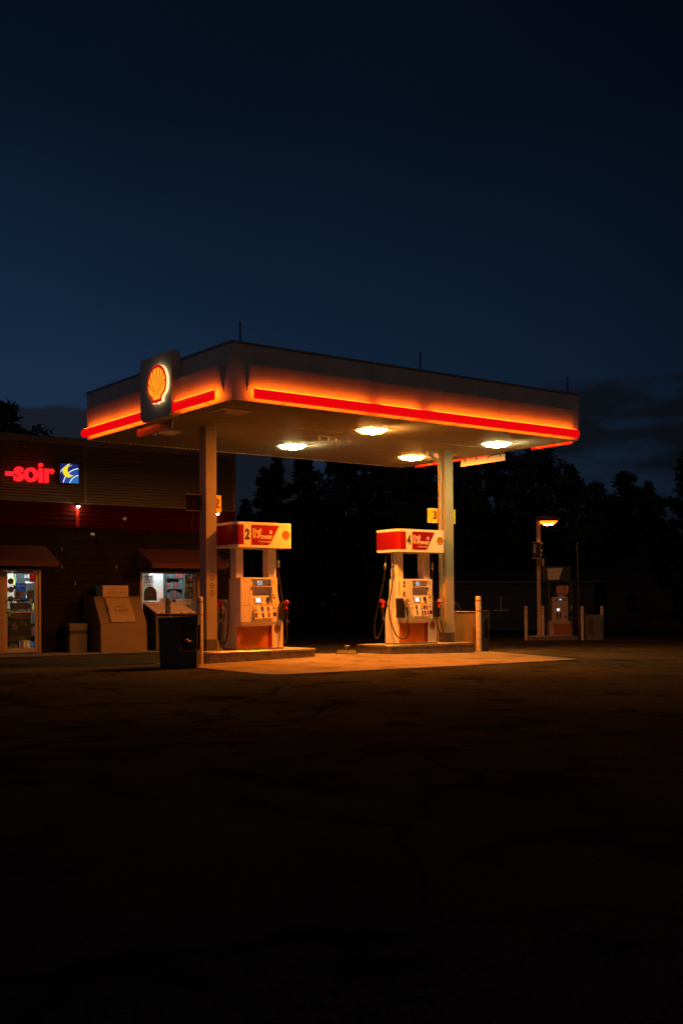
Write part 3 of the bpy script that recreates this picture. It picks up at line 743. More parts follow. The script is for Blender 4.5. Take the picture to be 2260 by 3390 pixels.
    s = MB(); s.prism([(-.30, 2.032), (-.02+.10, 2.032), (.115, 2.045), (.14, 2.07), (.345, 2.42), (-.30, 2.42)], XZ, -.4135, -.4105); s.build('slogan_panel', RED, sg)
    text('lettering', 'Shell', .118, PALETXT, sg, (-.28, -.4155, 2.30), extrude=.0008, bold=.010, align='LEFT', sx=.95)
    text('lettering', 'V-Power', .150, PALETXT, sg, (-.28, -.4155, 2.195), extrude=.0008, bold=.014, align='LEFT', sx=.86)
    text('lettering', 'carburants super', .05, PALETXT, sg, (-.15, -.4155, 2.10), extrude=.0008, bold=.003, align='LEFT', sx=.85)
    s = MB()
    for k in range(10):
        a = k*pi/5; s.prism([(.145+.018*cos(a)+.016*cos(a+j*pi/3), 2.285+.018*sin(a)*1.1+.016*sin(a+j*pi/3)) for j in range(6)], XZ, -.4155-.0001*k, -.4137)
    s.build('flower_mark', PALETXT, sg)
    s = MB(); s.tube([(.145, -.4175, 2.285), (.145, -.4166, 2.285)], .014, 8); s.build('flower_eye', DARKTXT, sg)
    shell_mesh(lambda u, v, w: (.50+u, -.411-w, 2.155+v), .165, .003).build('emblem', [RED, YELL, RED], sg)
    return t
fuel_pump(-2.05, '2', 'pump numbered 2 beside the left pillar', [(-.17, 'y'), (-.02, 'k'), (.12, 'r')],
    [[(.45, -.2, 1.98), (.47, -.2, 1.5), (.55, -.2, 1.0), (.62, -.24, .5), (.60, -.28, .2), (.54, -.30, .12), (.50, -.31, .25), (.515, -.31, .5)],
     [(-.60, 0, 1.98), (-.60, 0, 1.3), (-.585, -.02, .9), (-.60, -.02, .5), (-.63, .0, .2), (-.69, .05, .10), (-.74, .12, .25), (-.65, .17, .52)]], {'left': False})
fuel_pump(2.02, '4', 'pump numbered 4 beside the right pillar', [(-.14, 'k'), (.01, 'y'), (.085, 'k'), (.155, 'r')],
    [[(-.62, -.14, 1.98), (-.625, -.12, 1.3), (-.69, -.10, .9), (-.69, -.12, .55), (-.64, -.26, .2), (-.54, -.38, .12), (-.44, -.44, .24), (-.475, -.43, .52)],
     [(-.60, .10, 1.98), (-.66, .12, 1.4), (-.80, .16, .8), (-.86, .2, .4), (-.80, .24, .12), (-.70, .22, .22), (-.63, .17, .52)],
     [(.46, -.2, 1.98), (.455, -.22, 1.2), (.43, -.34, .6), (.45, -.40, .28), (.52, -.41, .12), (.60, -.38, .25), (.555, -.34, .5)]], {})

# ------------------------------------------------------------------ bins and cabinets by the pillars
def dark_bin(loc, rz, label, w, h, d, paper):
    t = thing('waste_bin', label, 'waste bin', loc, rz, 'dark waste bins by the pump islands')
    b = MB(); a, e = w/2, w/2-.03
    v = [(-e, -d+.02, 0), (e, -d+.02, 0), (e, 0, 0), (-e, 0, 0), (-a, -d, h-.03), (a, -d, h), (a, 0, h), (-a, 0, h-.03)]
    hx0, hx1, hz0, hz1 = .04*w/.7, a-.05, h*.34, h*.82
    def fp(x, z): return (x, -d+.02*(1-z/h), z)
    b.add(v, [(0, 3, 2, 1), (4, 5, 6, 7), (2, 3, 7, 6), (3, 0, 4, 7)])
    def rp(k, z): f = fp(0, z)[1]; g = e+(a-e)*z/h; return (g, f*(1-k), z)
    b.face([v[1], v[2], rp(.9, hz0), rp(.1, hz0)]); b.face([v[2], v[6], rp(.9, hz1), rp(.9, hz0)]); b.face([v[6], v[5], rp(.1, hz1), rp(.9, hz1)]); b.face([v[5], v[1], rp(.1, hz0), rp(.1, hz1)])
    b.face([fp(-a, h-.03) if 0 else v[4], v[5], fp(hx1, hz1), fp(hx0, hz1)]); b.face([v[5], v[1], fp(hx1, hz0), fp(hx1, hz1)])
    b.face([v[1], v[0], fp(hx0, hz0), fp(hx1, hz0)]); b.face([v[0], v[4], fp(hx0, hz1), fp(hx0, hz0)])
    for p, q in (((hx0, hz0), (hx1, hz0)), ((hx1, hz1), (hx0, hz1)), ((hx0, hz1), (hx0, hz0))):
        f0, f1 = fp(*p), fp(*q); b.face([f0, f1, (f1[0], f1[1]+.25, f1[2]), (f0[0], f0[1]+.25, f0[2])])
    b.face([(hx0, -d+.26, hz0), (hx1, -d+.26, hz0), (hx1, -d+.26, hz1), (hx0, -d+.26, hz1)])
    b.build('body', mat('bin_plastic', (.022, .022, .021), .5, var=.15, vscale=14), t, .006)
    b = MB(); pts = [fp(hx0-.008, hz0-.008), fp(hx1+.008, hz0-.008), fp(hx1+.008, hz1+.008), fp(hx0-.008, hz1+.008), fp(hx0-.008, hz0-.008)]
    b.tube([(p[0], p[1]-.004, p[2]) for p in pts], .007, 5); b.build('opening_rim', mat('bin_rim', (.032, .03, .028), .5), t)
    b = MB(); b.box(-a-.01, a+.01, -d-.01, .01, h+.002, h+.022); b.build('rim', mat('bin_rim', (.032, .03, .028), .5), t, .006)
    if paper:
        b = MB(); c0 = Vector(((hx0+hx1)/2, -d+.05, hz0+.20)); rows = []
        for i in range(6):
            for j in range(4):
                rows.append(c0+Vector(((i-2.5)*.028, -.02*j+.03, .02*sin(i*1.3)+.018*cos(j*2+i)-abs(i-2.5)*.012)))
        b.add(rows, [(i*4+j, i*4+j+1, i*4+j+5, i*4+j+4) for i in range(5) for j in range(3)]); b.build('crumpled_paper', mat('paper_towel', (.62, .52, .38), .8), t)
    return t
dark_bin((-4.13, -.86, tz(-4.1, -1.0)-.005), R(-37), 'dark bin with paper in its square opening left of the bollard', .70, .93, .46, True)
dark_bin((4.02, -.14, tz(4.0, -.2)), R(-37), 'dark bin hidden behind the tall bollard right of the right pillar', .28, .92, .30, False)

def squeegee_cabinet():
    t = thing('service_cabinet', 'beige cabinet standing behind the right pillar', 'cabinet', (3.72, .41, tz(3.7, .4)), 0)
    m = mat('cabinet_beige', (.55, .33, .13), .5, var=.12, vscale=3)
    b = MB(); b.box(-.30, .34, -.30, .30, 0, .90); c = b.build('body', m, t, .01)
    b = MB(); b.box(-.32, .36, -.32, .32, .902, .925); b.build('lid', m, t, .006)
    b = MB(); b.box(-.27, .31, -.306, -.3005, .05, .80); b.build('door_panel', m, t, .003)
    b = MB(); b.tube(spline([(-.22, -.1, .92), (-.20, -.12, 1.08), (-.12, -.16, 1.10), (-.05, -.2, 1.0), (-.02, -.22, .93)], 5), .012, 6); b.build('handle', BLACKP, t)
squeegee_cabinet()

def air_machine():
    t = thing('air_pump', 'dark tyre inflation machine with a small lit screen between the pillar and pump 2', 'air pump', (-1.02, 3.05, tz(-1, 3)), R(-37))
    b = MB(); b.box(-.20, .20, -.15, .15, 0, 1.30); b.build('body', mat('machine_dark', (.05, .045, .045), .5), t, .015)
    b = MB(); b.box(-.17, .17, -.157, -.1505, .98, 1.27); p = b.build('notice_panel', mat('machine_notice', (.10, .07, .06), .5), t)
    for s, z in (('Air de', 1.21), ('gonflage', 1.13)): text('lettering', s, .075, mat('dim_lettering', (.35, .32, .3), .5), p, (0, -.159, z), extrude=.0006, bold=.01)
    text('lettering', '1,50 $ CI', .06, mat('dim_lettering', (.35, .32, .3), .5), p, (0, -.159, 1.02), extrude=.0006, bold=.01)
    b = MB(); b.box(-.13, -.08, -.155, -.1505, .80, .92); b.build('screen', SCREEN, t)
    b = MB(); b.prism([(-.05, .20), (.0, .12), (.05, .20), (.05, .34), (-.0, .44), (-.05, .36)], XZ, -.168, -.164); b.build('price_tag', mat('tag_orange', (.65, .33, .08), .5), t)
    hose(t, [(.15, -.17, 1.0), (.2, -.2, .6), (.14, -.2, .25), (.05, -.19, .35), (.08, -.17, .7)], False)
air_machine()

# ------------------------------------------------------------------ shop
YB = 8.4
BRICK = None
def brick_mat():
    m = bpy.data.materials.new('painted_block'); m.use_nodes = True; nt = m.node_tree; p = nt.nodes['Principled BSDF']; L = nt.links.new
    tc = nt.nodes.new('ShaderNodeTexCoord'); mp = nt.nodes.new('ShaderNodeMapping'); mp.inputs['Rotation'].default_value = (R(90), 0, 0)
    L(tc.outputs['Object'], mp.inputs[0])
    br = nt.nodes.new('ShaderNodeTexBrick'); br.inputs['Scale'].default_value = 1.; br.inputs['Brick Width'].default_value = .42; br.inputs['Row Height'].default_value = .205
    br.inputs['Mortar Size'].default_value = .007; br.inputs['Mortar Smooth'].default_value = .4
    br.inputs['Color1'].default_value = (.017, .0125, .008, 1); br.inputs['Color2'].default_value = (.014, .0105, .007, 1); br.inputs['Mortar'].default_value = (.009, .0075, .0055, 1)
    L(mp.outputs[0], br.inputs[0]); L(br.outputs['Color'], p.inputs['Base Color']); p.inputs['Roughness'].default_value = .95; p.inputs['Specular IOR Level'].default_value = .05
    b = nt.nodes.new('ShaderNodeBump'); b.inputs['Strength'].default_value = .9; b.inputs['Distance'].default_value = .015; b.invert = True
    L(br.outputs['Fac'], b.inputs['Height']); L(b.outputs[0], p.inputs['Normal'])
    return m
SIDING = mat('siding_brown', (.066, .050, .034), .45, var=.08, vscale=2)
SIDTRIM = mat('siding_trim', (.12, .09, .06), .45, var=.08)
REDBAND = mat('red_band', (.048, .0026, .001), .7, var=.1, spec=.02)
AWN = mat('awning_canvas', (.085, .032, .019), .9, spec=.1, var=.1, vscale=5)
AWN2 = mat('awning_valance', (.06, .009, .006), .75, var=.1, vscale=5)
INTW = mat('interior_white', (.78, .79, .78), .6, var=.04)
INTC = mat('interior_cream', (.66, .58, .46), .6, var=.05)
INTD = mat('interior_dark', (.05, .06, .06), .5, var=.2)
LIT = emit('shop_ceiling_light', (.92, .97, 1.), 190.)
def store():
    t = thing('store', 'dark brown shop with ribbed siding, red band, glass door and lit window', 'building', (0, YB, 0))
    x0, x1, zf = -16., 2.69, -.3
    brick = brick_mat()
    D0, D1, DT = -5.0, -3.02, 1.95; W0, W1, WB, WT = -.27, 1.54, .78, 1.93
    b = MB()
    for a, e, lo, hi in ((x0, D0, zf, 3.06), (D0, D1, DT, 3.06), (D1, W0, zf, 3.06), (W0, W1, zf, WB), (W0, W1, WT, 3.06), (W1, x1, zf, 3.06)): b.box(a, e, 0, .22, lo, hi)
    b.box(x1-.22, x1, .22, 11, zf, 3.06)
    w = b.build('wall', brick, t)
    # red ribbed band
    def ribs(name, m, xa, xb, z0, z1, pitch, y, par, depth=.02):
        b = MB(); n = int(round((z1-z0)/pitch)); p = (z1-z0)/n; prof = []
        for i in range(n):
            z = z0+i*p; prof += [(y, z), (y-depth, z+p*.25), (y-depth, z+p*.75), (y, z+p*.95)]
        prof.append((y, z1)); k = len(prof)
        b.add([(xa, a, z) for a, z in prof]+[(xb, a, z) for a, z in prof], [(i, i+1, k+i+1, k+i) for i in range(k-1)])
        return b.build(name, m, par)
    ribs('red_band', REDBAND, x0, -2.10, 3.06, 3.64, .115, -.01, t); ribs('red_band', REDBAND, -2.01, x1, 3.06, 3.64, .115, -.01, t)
    b = MB(); b.box(-2.10, -2.01, -.05, .0, 3.05, 3.63); b.build('band_pilaster', mat('pilaster_red', (.26, .012, .003), .5, spec=.1), t)
    b = MB(); b.box(x0, x1, -.035, .0, 3.03, 3.058); b.build('band_trim', REDBAND, t)
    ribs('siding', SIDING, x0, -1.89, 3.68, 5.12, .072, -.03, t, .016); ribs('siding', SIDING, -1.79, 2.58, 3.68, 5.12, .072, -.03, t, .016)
    b = MB(); b.box(-1.885, -1.795, -.055, -.02, 3.68, 5.12); b.box(2.59, x1, -.055, -.02, 3.64, 5.12); b.box(x0, x1, -.075, .0, 5.121, 5.31); b.box(x0, 2.589, -.075, .0, 3.641, 3.675)
    b.build('siding_trim', SIDTRIM, t, .004)
    b = MB(); b.box(x0, x1, .0, 11, 3.07, 3.1); b.box(x0, x1, .0, .02, 3.1, 5.29); b.box(x1-.03, x1, .021, 11, 3.1, 5.29); b.box(x0, x1, .021, 11, 5.29, 5.33); b.build('roof', SIDTRIM, t)
    # door set
    b = MB()
    b.box(D0, D1, -.01, .13, DT-.06, DT); b.box(D1-.06, D1, -.01, .13, -.16, DT-.061); b.box(D0, D0+.06, -.01, .13, -.16, DT-.061); b.box(-4.03, -3.98, .01, .12, -.16, DT-.061)
    b.build('door_frame', ALU, t, .004)
    for a, e in ((-4.935, -4.035), (-3.975, -3.085)):
        b = MB(); b.box(a, a+.105, .02, .07, -.13, 1.885); b.box(e-.075, e, .02, .07, -.13, 1.885); b.box(a+.1055, e-.0755, .02, .07, -.13, -.03); b.box(a+.1055, e-.0755, .02, .07, 1.83, 1.885)
        d = b.build('door', ALU, t, .004)
        b = MB(); b.box(a+.10, e-.07, .042, .048, -.04, 1.84); b.build('pane', glass(), d)
        b = MB(); b.box(a+.1055, e-.0755, .0, .018, .855, .880); b.build('push_bar', CHROME, d)
        b = MB(); b.tube(spline([(a+.07, .02, 1.14), (a+.10, -.06, 1.15), (a+.17, -.07, 1.12), (a+.175, -.07, 1.0), (a+.15, -.05, .88), (a+.07, .02, .86)], 5), .014, 7); b.build('handle', BLACKP, d)
    # window
    b = MB(); b.box(W0, W1, -.02, .13, WT-.06, WT); b.box(W0, W0+.06, -.02, .13, WB, WT-.061); b.box(W1-.06, W1, -.02, .13, WB, WT-.061); b.box(W0+.061, W1-.061, -.03, .13, WB, WB+.05)
    b.box(1.375, 1.40, .0, .12, WB+.051, WT-.061)
    wf = b.build('window_frame', ALU, t, .004)
    b = MB(); b.box(W0+.05, W1-.05, .06, .066, WB+.04, WT-.05); b.build('pane', glass(), wf)
    # awnings
    for a, e, nm in ((-5.4, -2.90, 0), (-.34, 1.95, 1)):
        b = MB(); y1 = -.85
        b.add([(a, -.002, 2.53), (e, -.002, 2.53), (e, y1, 2.12), (a, y1, 2.12)], [(0, 1, 2, 3)], 0)
        b.add([(a, y1, 2.12), (e, y1, 2.12), (e, y1, 1.985), (a, y1, 1.985)], [(0, 1, 2, 3)], 1)
        for s in (a, e): b.add([(s, -.002, 2.53), (s, y1, 2.12), (s, y1, 1.985), (s, -.002, 1.985)], [(0, 1, 2, 3)], 1)
        o = b.build('awning', [AWN, AWN2], t)
        md = o.modifiers.new('solid', 'SOLIDIFY'); md.thickness = .012
        b = MB(); b.tube([(a+.02, y1+.02, 2.0), (e-.02, y1+.02, 2.0)], .014, 6); b.tube([(a+.02, 0, 2.0), (a+.02, y1+.02, 2.0)], .014, 6); b.tube([(e-.02, 0, 2.0), (e-.02, y1+.02, 2.0)], .014, 6); b.build('awning_frame', GREYPL, o)
    # interior shell
    b = MB(); b.box(-8, 2.45, .23, 4.6, zf, -.14); fl = b.build('floor', mat('shop_floor', (.22, .21, .19), .4), t)
    b = MB(); b.box(-8, 2.45, .23, 4.6, 2.72, 2.8); b.build('ceiling', INTW, t)
    b = MB(); b.box(-8, 2.46, 4.6, 4.7, zf, 2.8); b.box(-8.1, -8, .23, 4.6, zf, 2.8); b.build('back_wall', INTC, t)
    b = MB(); b.box(-2.35, -2.25, .24, 1.3, -.14, 2.71); b.build('partition', INTC, t)
    for x, y in ((-3.6, .46), (.35, .30), (1.75, .75), (-3.0, 1.3)):
        b = MB(); b.box(x-.5, x+.5, y-.06, y+.06, 2.69, 2.715); b.build('ceiling_light', LIT, t)
    # wall scars
    b = MB()
    for x, z in ((-2.46, 2.46), (-2.46, 2.02), (-.95, 2.02), (-2.1, 1.6)): b.box(x-.008, x+.008, -.006, -.0005, z-.05, z+.05)
    b.each('conduit_clip', mat('clip_pale', (.30, .27, .2), .6), t)
    b = MB(); b.tube(spline([(1.35, -.08, 3.62), (1.32, -.06, 3.5), (1.28, -.05, 3.3), (1.27, -.04, 3.15)], 4), .006, 5); b.build('loose_cable', mat('cable_grey', (.2, .19, .18), .5), t)
store()

def shop_sign():
    m = emit('sign_red', (1., .012, .02), 1.35, (.4, .01, .01))
    t = thing('store_sign', 'glowing red letters spelling soir on the shop siding', 'sign', (-3.2, YB-.06, 4.1))
    o = text('lettering', '-soir', .72, m, t, (-.17, -.10, .245), extrude=.05, bold=.022, sx=.92)
    return o
shop_sign()
def moon_sign():
    t = thing('moon_sign', 'small blue square sign with a yellow crescent moon and white arcs', 'sign', (-2.32, YB-.06, 4.39))
    b = MB(); b.box(-.275, .275, -.10, .0, -.265, .265); b.build('box', mat('sign_box_grey', (.06, .06, .07), .5), t, .006)
    h = .245
    def clipb(poly): return [(min(max(u, -h), h), min(max(v, -h), h)) for u, v in poly]
    y = -.1015
    def emi(n, c, s): return emit(n, c, s)
    b = MB(); b.face([(-h, y, -h), (h, y, -h), (h, y, h), (-h, y, h)]); b.build('field', emi('moon_navy', (.004, .015, .16), .9), t)
    cx, cy = h+.06, -h-.10
    def ringpts(r, yy, a0=90, a1=185, n=40): return [(cx+r*cos(R(a0+(a1-a0)*k/n)), cy+r*sin(R(a0+(a1-a0)*k/n))) for k in range(n+1)]
    def fan(r, yy):
        p = [q for q in clipb(ringpts(r, yy))]; return [(u, yy, v) for u, v in p]+[(h, yy, -h)]
    b = MB(); b.face(fan(.50, y-.001)); b.build('band', emi('moon_blue', (.005, .07, .40), .9), t)
    b = MB(); b.face(fan(.33, y-.0018)); b.build('band', emi('moon_light_blue', (.008, .17, .52), .9), t)
    b = MB()
    for r in (.66, .485, .315):
        o, i = clipb(ringpts(r+.011, 0)), clipb(ringpts(r-.011, 0)); k = len(o)
        for j in range(k-1):
            q = [o[j], o[j+1], i[j+1], i[j]]
            if len({(round(u, 4), round(v, 4)) for u, v in q}) == 4 and all(abs(u) < h-1e-4 or abs(v) < h-1e-4 for u, v in q): b.face([(u, y-.003, v) for u, v in q])
    b.build('arc_line', emi('moon_white', (.9, .95, 1.), 1.), t)
    # crescent
    p1 = arc(-.03, .05, .155, 62, 318, 24); p2 = arc(.075, .085, .125, 300, 88, 24)
    b = MB(); b.face([(u, y-.004, v) for u, v in p1+p2]); b.build('crescent', emi('moon_yellow', (.95, .78, .02), .95), t)
moon_sign()

def wall_light(x, z, label, s):
    t = thing('wall_light', label, 'wall light', (x, YB-.16, z), 0, 'small white lamps under the shop siding')
    b = MB(); b.tube([(0, .0, .0), (0, .0, .035), (0, .0, .07)], [.045, .05, .05], 10); b.tube([(0, 0, .05), (0, .14, .06)], .014, 6); b.build('housing', BLACKP, t)
    b = MB(); b.tube([(0, 0, -.035), (0, 0, -.02), (0, 0, -.001)], [.014, .030, .036], 12); b.build('bulb', emit('led_bulb%d' % int(s), (1., .97, .76), s), t)
wall_light(-2.08, 3.57, 'bright white lamp above the red pilaster', 240.)
wall_light(2.04, 3.55, 'bright white lamp beside the plate numbered 2', 60.)
def dome_cam(x, z, label):
    t = thing('wall_camera', label, 'camera', (x, YB-.01, z), 0, 'dome cameras on the shop wall')
    b = MB(); b.tube([(0, -.0, 0), (0, -.04, 0)], .045, 10); b.build('mount', mat('cam_white', (.6, .58, .52), .4), t)
    b = MB(); b.tube([(0, -.041, -.005), (0, -.075, -.01), (0, -.10, -.02)], [.05, .046, .02], 10); b.build('dome', mat('cam_white', (.6, .58, .52), .4), t)
dome_cam(-1.64, 2.86, 'small white dome camera on the block wall left of the awning'); dome_cam(-.73, 3.31, 'small brown dome camera on the red band')

# things seen in the shop
def flat(name, label, cat, x0, x1, z0, z1, y, m, group=None, th=.006):
    b = MB(); b.box(x0, x1, y, y+th, z0, z1); return tag(b.build(name, m), label, cat, group)
YG = YB+.055
for i, (z, lab) in enumerate(((1.64, 'top dark round sticker on the shop door glass'), (1.43, 'middle dark round sticker on the shop door glass'), (1.20, 'lowest dark round sticker on the shop door glass'))):
    b = MB(); b.tube([(-3.775, YG, z), (-3.775, YG+.004, z)], .075, 20); o = b.build('door_sticker', mat('sticker_brown', (.07, .055, .05), .5)); tag(o, lab, 'sticker', 'round stickers on the shop door')
    b = MB(); b.tube([(-3.775+.05*cos(a*pi/8), YG-.003, z+.05*sin(a*pi/8)) for a in range(17)], .004, 4, cap=False); b.rbox((-3.775, YG-.003, z), (.05, .003, .04)); b.build('mark', mat('sticker_mark', (.18, .15, .13), .5), o)
o = flat('notice', 'pale square notice with a dark round seal on the shop door', 'notice', -3.69, -3.52, 1.17, 1.42, YG, paper('notice_beige', (.62, .50, .40)))
b = MB(); b.tube([(-3.605, YG-.003, 1.32), (-3.605, YG-.001, 1.32)], .06, 18); b.box(-3.68, -3.53, YG-.003, YG-.001, 1.20, 1.24); b.build('seal', mat('sticker_brown', (.07, .055, .05), .5), o)
o = flat('poster', 'blue poster with colourful picture behind the shop door glass', 'poster', -3.62, -3.37, 1.18, 1.60, YG+.05, paper('poster_blue', (.08, .35, .75), var=.5, vscale=9))
text('lettering', 'FORTUNE', .055, mat('poster_pale', (.8, .65, .4), .5), o, (-3.49, YG+.048, 1.52), extrude=.0005, bold=.02, sx=.8)
b = MB(); b.tube([(-3.48, YG+.046, 1.30), (-3.48, YG+.048, 1.30)], .06, 12); b.rbox((-3.44, YG+.047, 1.34), (.12, .002, .05), ry=R(25)); b.build('picture', paper('poster_orange', (.85, .30, .06), c2=(.9, .7, .1), vscale=18), o)
flat('board', 'brown paper sign on the right of the shop door glass', 'notice', -3.36, -3.18, 1.21, 1.42, YG, mat('board_brown', (.16, .09, .05), .7))
flat('board', 'wide brown sign across the middle of the shop door glass', 'notice', -3.80, -3.28, .93, 1.10, YG, mat('board_tan', (.13, .09, .06), .7))
o = flat('poster', 'large dark poster with a price on the lower shop door glass', 'poster', -3.79, -3.25, .17, .84, YG, mat('poster_dark', (.03, .03, .034), .5, var=.3))
b = MB(); b.prism([(-3.785, .835), (-3.255, .835), (-3.255, .75)]+[(-3.52+.265*cos(R(a)), .75-.06*sin(R(a))) for a in range(0, 181, 15)], XZ, YG-.003, YG-.001); b.build('header', mat('poster_header', (.16, .11, .07), .6), o)
pm = mat('poster_letter', (.22, .18, .13), .6)
text('lettering', '2 pour', .10, mat('poster_red', (.25, .04, .03), .6), o, (-3.52, YG-.005, .765), extrude=.0005, bold=.02)
text('lettering', '6', .30, pm, o, (-3.67, YG-.005, .52), extrude=.0005, bold=.03); text('lettering', '79$', .15, pm, o, (-3.46, YG-.005, .58), extrude=.0005, bold=.02)
flat('notice', 'narrow strip of small pictures at the right of the shop door', 'notice', -3.30, -3.22, .90, 1.20, YG, paper('strip_grey', (.55, .53, .50), var=.6, vscale=30))
flat('stop_sign', 'red octagon seen through the top of the shop door', 'sign', -3.26, -3.12, 1.62, 1.86, YB+.12, paper('octagon_red', (.65, .04, .03)))
def shelf_unit(name, label, x0, x1, y0, y1, z0, z1, rows, seed, palette, boardm):
    rnd = random.Random(seed); t = thing(name, label, 'shelf', ((x0+x1)/2, (y0+y1)/2, z0))
    w, d = (x1-x0)/2, (y1-y0)/2; H = z1-z0
    b = MB(); b.box(-w, w, d-.02, d, 0, H); b.box(-w, -w+.02, -d, d-.021, 0, H); b.box(w-.02, w, -d, d-.021, 0, H); b.build('frame', boardm, t)
    for r in range(rows):
        z = .03+r*(H-.05)/rows; b = MB(); b.box(-w+.021, w-.021, -d, d-.021, z, z+.015); b.build('shelf_board', boardm, t)
        x = -w+.03
        while x < w-.06:
            ww = rnd.uniform(.04, .10); hh = rnd.uniform(.5, .85)*(H-.05)/rows
            b = MB(); b.box(x, min(x+ww, w-.025), -d+.01, d-.04, z+.016, z+.016+hh); b.build('product', palette[rnd.randrange(len(palette))], t, .006); x += ww+.008
    return t
PALY = [mat('pack_yellow', (.70, .52, .05), .4), mat('pack_gold', (.60, .35, .05), .4), mat('pack_red', (.55, .05, .03), .4), mat('pack_green', (.15, .30, .06), .4), mat('pack_pale', (.7, .68, .6), .4)]
PALC = [mat('pack_maroon', (.22, .03, .025), .4), mat('pack_orange', (.75, .28, .05), .4), mat('pack_teal', (.05, .3, .28), .4), mat('pack_pale', (.7, .68, .6), .4), mat('pack_blue', (.05, .15, .5), .4), mat('pack_yellow', (.7, .5, .05), .4)]
shelf_unit('snack_shelf', 'shelf of yellow snack bags seen through the left of the shop door', -3.95, -3.45, YB+.35, YB+.65, -.14, .95, 5, 3, PALY, INTD)
shelf_unit('display_shelf', 'dark shelf of mixed goods deep inside seen through the shop door', -3.4, -2.5, YB+1.5, YB+1.8, -.14, 1.9, 6, 5, PALC, INTD)
flat('counter_board', 'cream panel high inside the shop door', 'board', -3.9, -3.45, .96, 2.3, YB+.75, INTC, th=.03)
o = flat('menu_board', 'dark board with white lettering high inside the shop door', 'board', -3.34, -2.75, 1.3, 2.25, YB+.8, mat('menu_dark', (.06, .08, .08), .5), th=.03)
text('lettering', 'BIERE', .12, PALETXT, o, (-3.0, YB+.795, 1.78), extrude=.0005, bold=.02)
b = MB(); b.box(-3.12, -2.88, YB+.793, YB+.797, 1.60, 1.66); b.build('strip', PALETXT, o)
flat('floor_box', 'pale carton on the shop floor behind the door', 'box', -3.66, -3.38, -.13, .08, YB+.4, mat('carton_pale', (.62, .56, .48), .7), th=.25)
# window display
flat('white_panel', 'white wall panel inside the shop window', 'panel', .30, .72, .5, 2.1, YB+.55, INTW, th=.05)
flat('blue_panel', 'grey blue panel inside the shop window', 'panel', .74, 1.10, .5, 2.2, YB+1.2, mat('panel_bluegrey', (.16, .25, .26), .5), th=.03)
shelf_unit('dark_shelf', 'dark shelf of goods in the middle of the shop window', 1.05, 1.72, YB+1.0, YB+1.25, .5, 2.1, 5, 11, [INTD, INTD, mat('pack_dark', (.10, .09, .08), .4), PALC[0], mat('pack_deep', (.06, .10, .10), .4)], INTD)
shelf_unit('sweet_rack', 'bright rack of orange and white packets at the right of the shop window', 1.20, 1.46, YB+.18, YB+.3, 1.47, 1.84, 2, 21, [PALC[1], PALC[3], PALC[1], PALC[2], PALC[3]], INTD)
o = flat('slush_machine', 'dark twin drinks machine under the packet rack in the shop window', 'machine', 1.18, 1.46, 1.18, 1.45, YB+.18, INTD, th=.15)
b = MB(); b.box(1.33, 1.42, YB+.176, YB+.179, 1.25, 1.36); b.box(1.20, 1.44, YB+.176, YB+.179, 1.40, 1.43); b.build('panel', GREYPL, o)
for k in range(4):
    o = flat('price_strip', ('topmost', 'second', 'third', 'lowest')[k]+' white price strip at the left of the shop window', 'notice', -.09, .18, 1.755-k*.075, 1.815-k*.075, YB+.10, paper('strip_white', (.85, .85, .83)), 'price strips in the shop window')
    text('lettering', ('6 2/3,00$', '15 1,99', '30 cannettes', '8 pains')[k], .045, DARKTXT, o, (.045, YB+.098, 1.785-k*.075), extrude=.0004, bold=.01)
b = MB(); b.prism([(-.11, 1.14), (.27, 1.14), (.27, 1.33)]+[(.08+.19*cos(R(a)), 1.33+.19*sin(R(a))) for a in range(10, 171, 16)]+[(-.11, 1.33)], XZ, YB+.08, YB+.088)
o = tag(b.build('scanner_stand', mat('stand_black', (.02, .022, .022), .6)), 'black round topped stand reading Scaner in the shop window', 'stand')
text('lettering', 'Scaner', .10, mat('stand_letter', (.10, .07, .05), .6), o, (.09, YB+.078, 1.31), extrude=.0004, bold=.0)
flat('carton', 'pale carton on the sill of the shop window', 'box', .45, .70, 1.10, 1.20, YB+.15, mat('carton_tan', (.62, .52, .38), .7), th=.15)
o = flat('poster', 'pale poster with red and black lettering low in the shop window', 'poster', .86, 1.34, .88, 1.19, YB+.09, paper('poster_pale2', (.75, .70, .64)))
text('lettering', 'Les Repas', .065, DRED, o, (1.18, YB+.088, 1.13), extrude=.0004, bold=.01, sx=.8); text('lettering', 'BS', .16, DARKTXT, o, (1.24, YB+.088, .97), extrude=.0004, bold=.04)

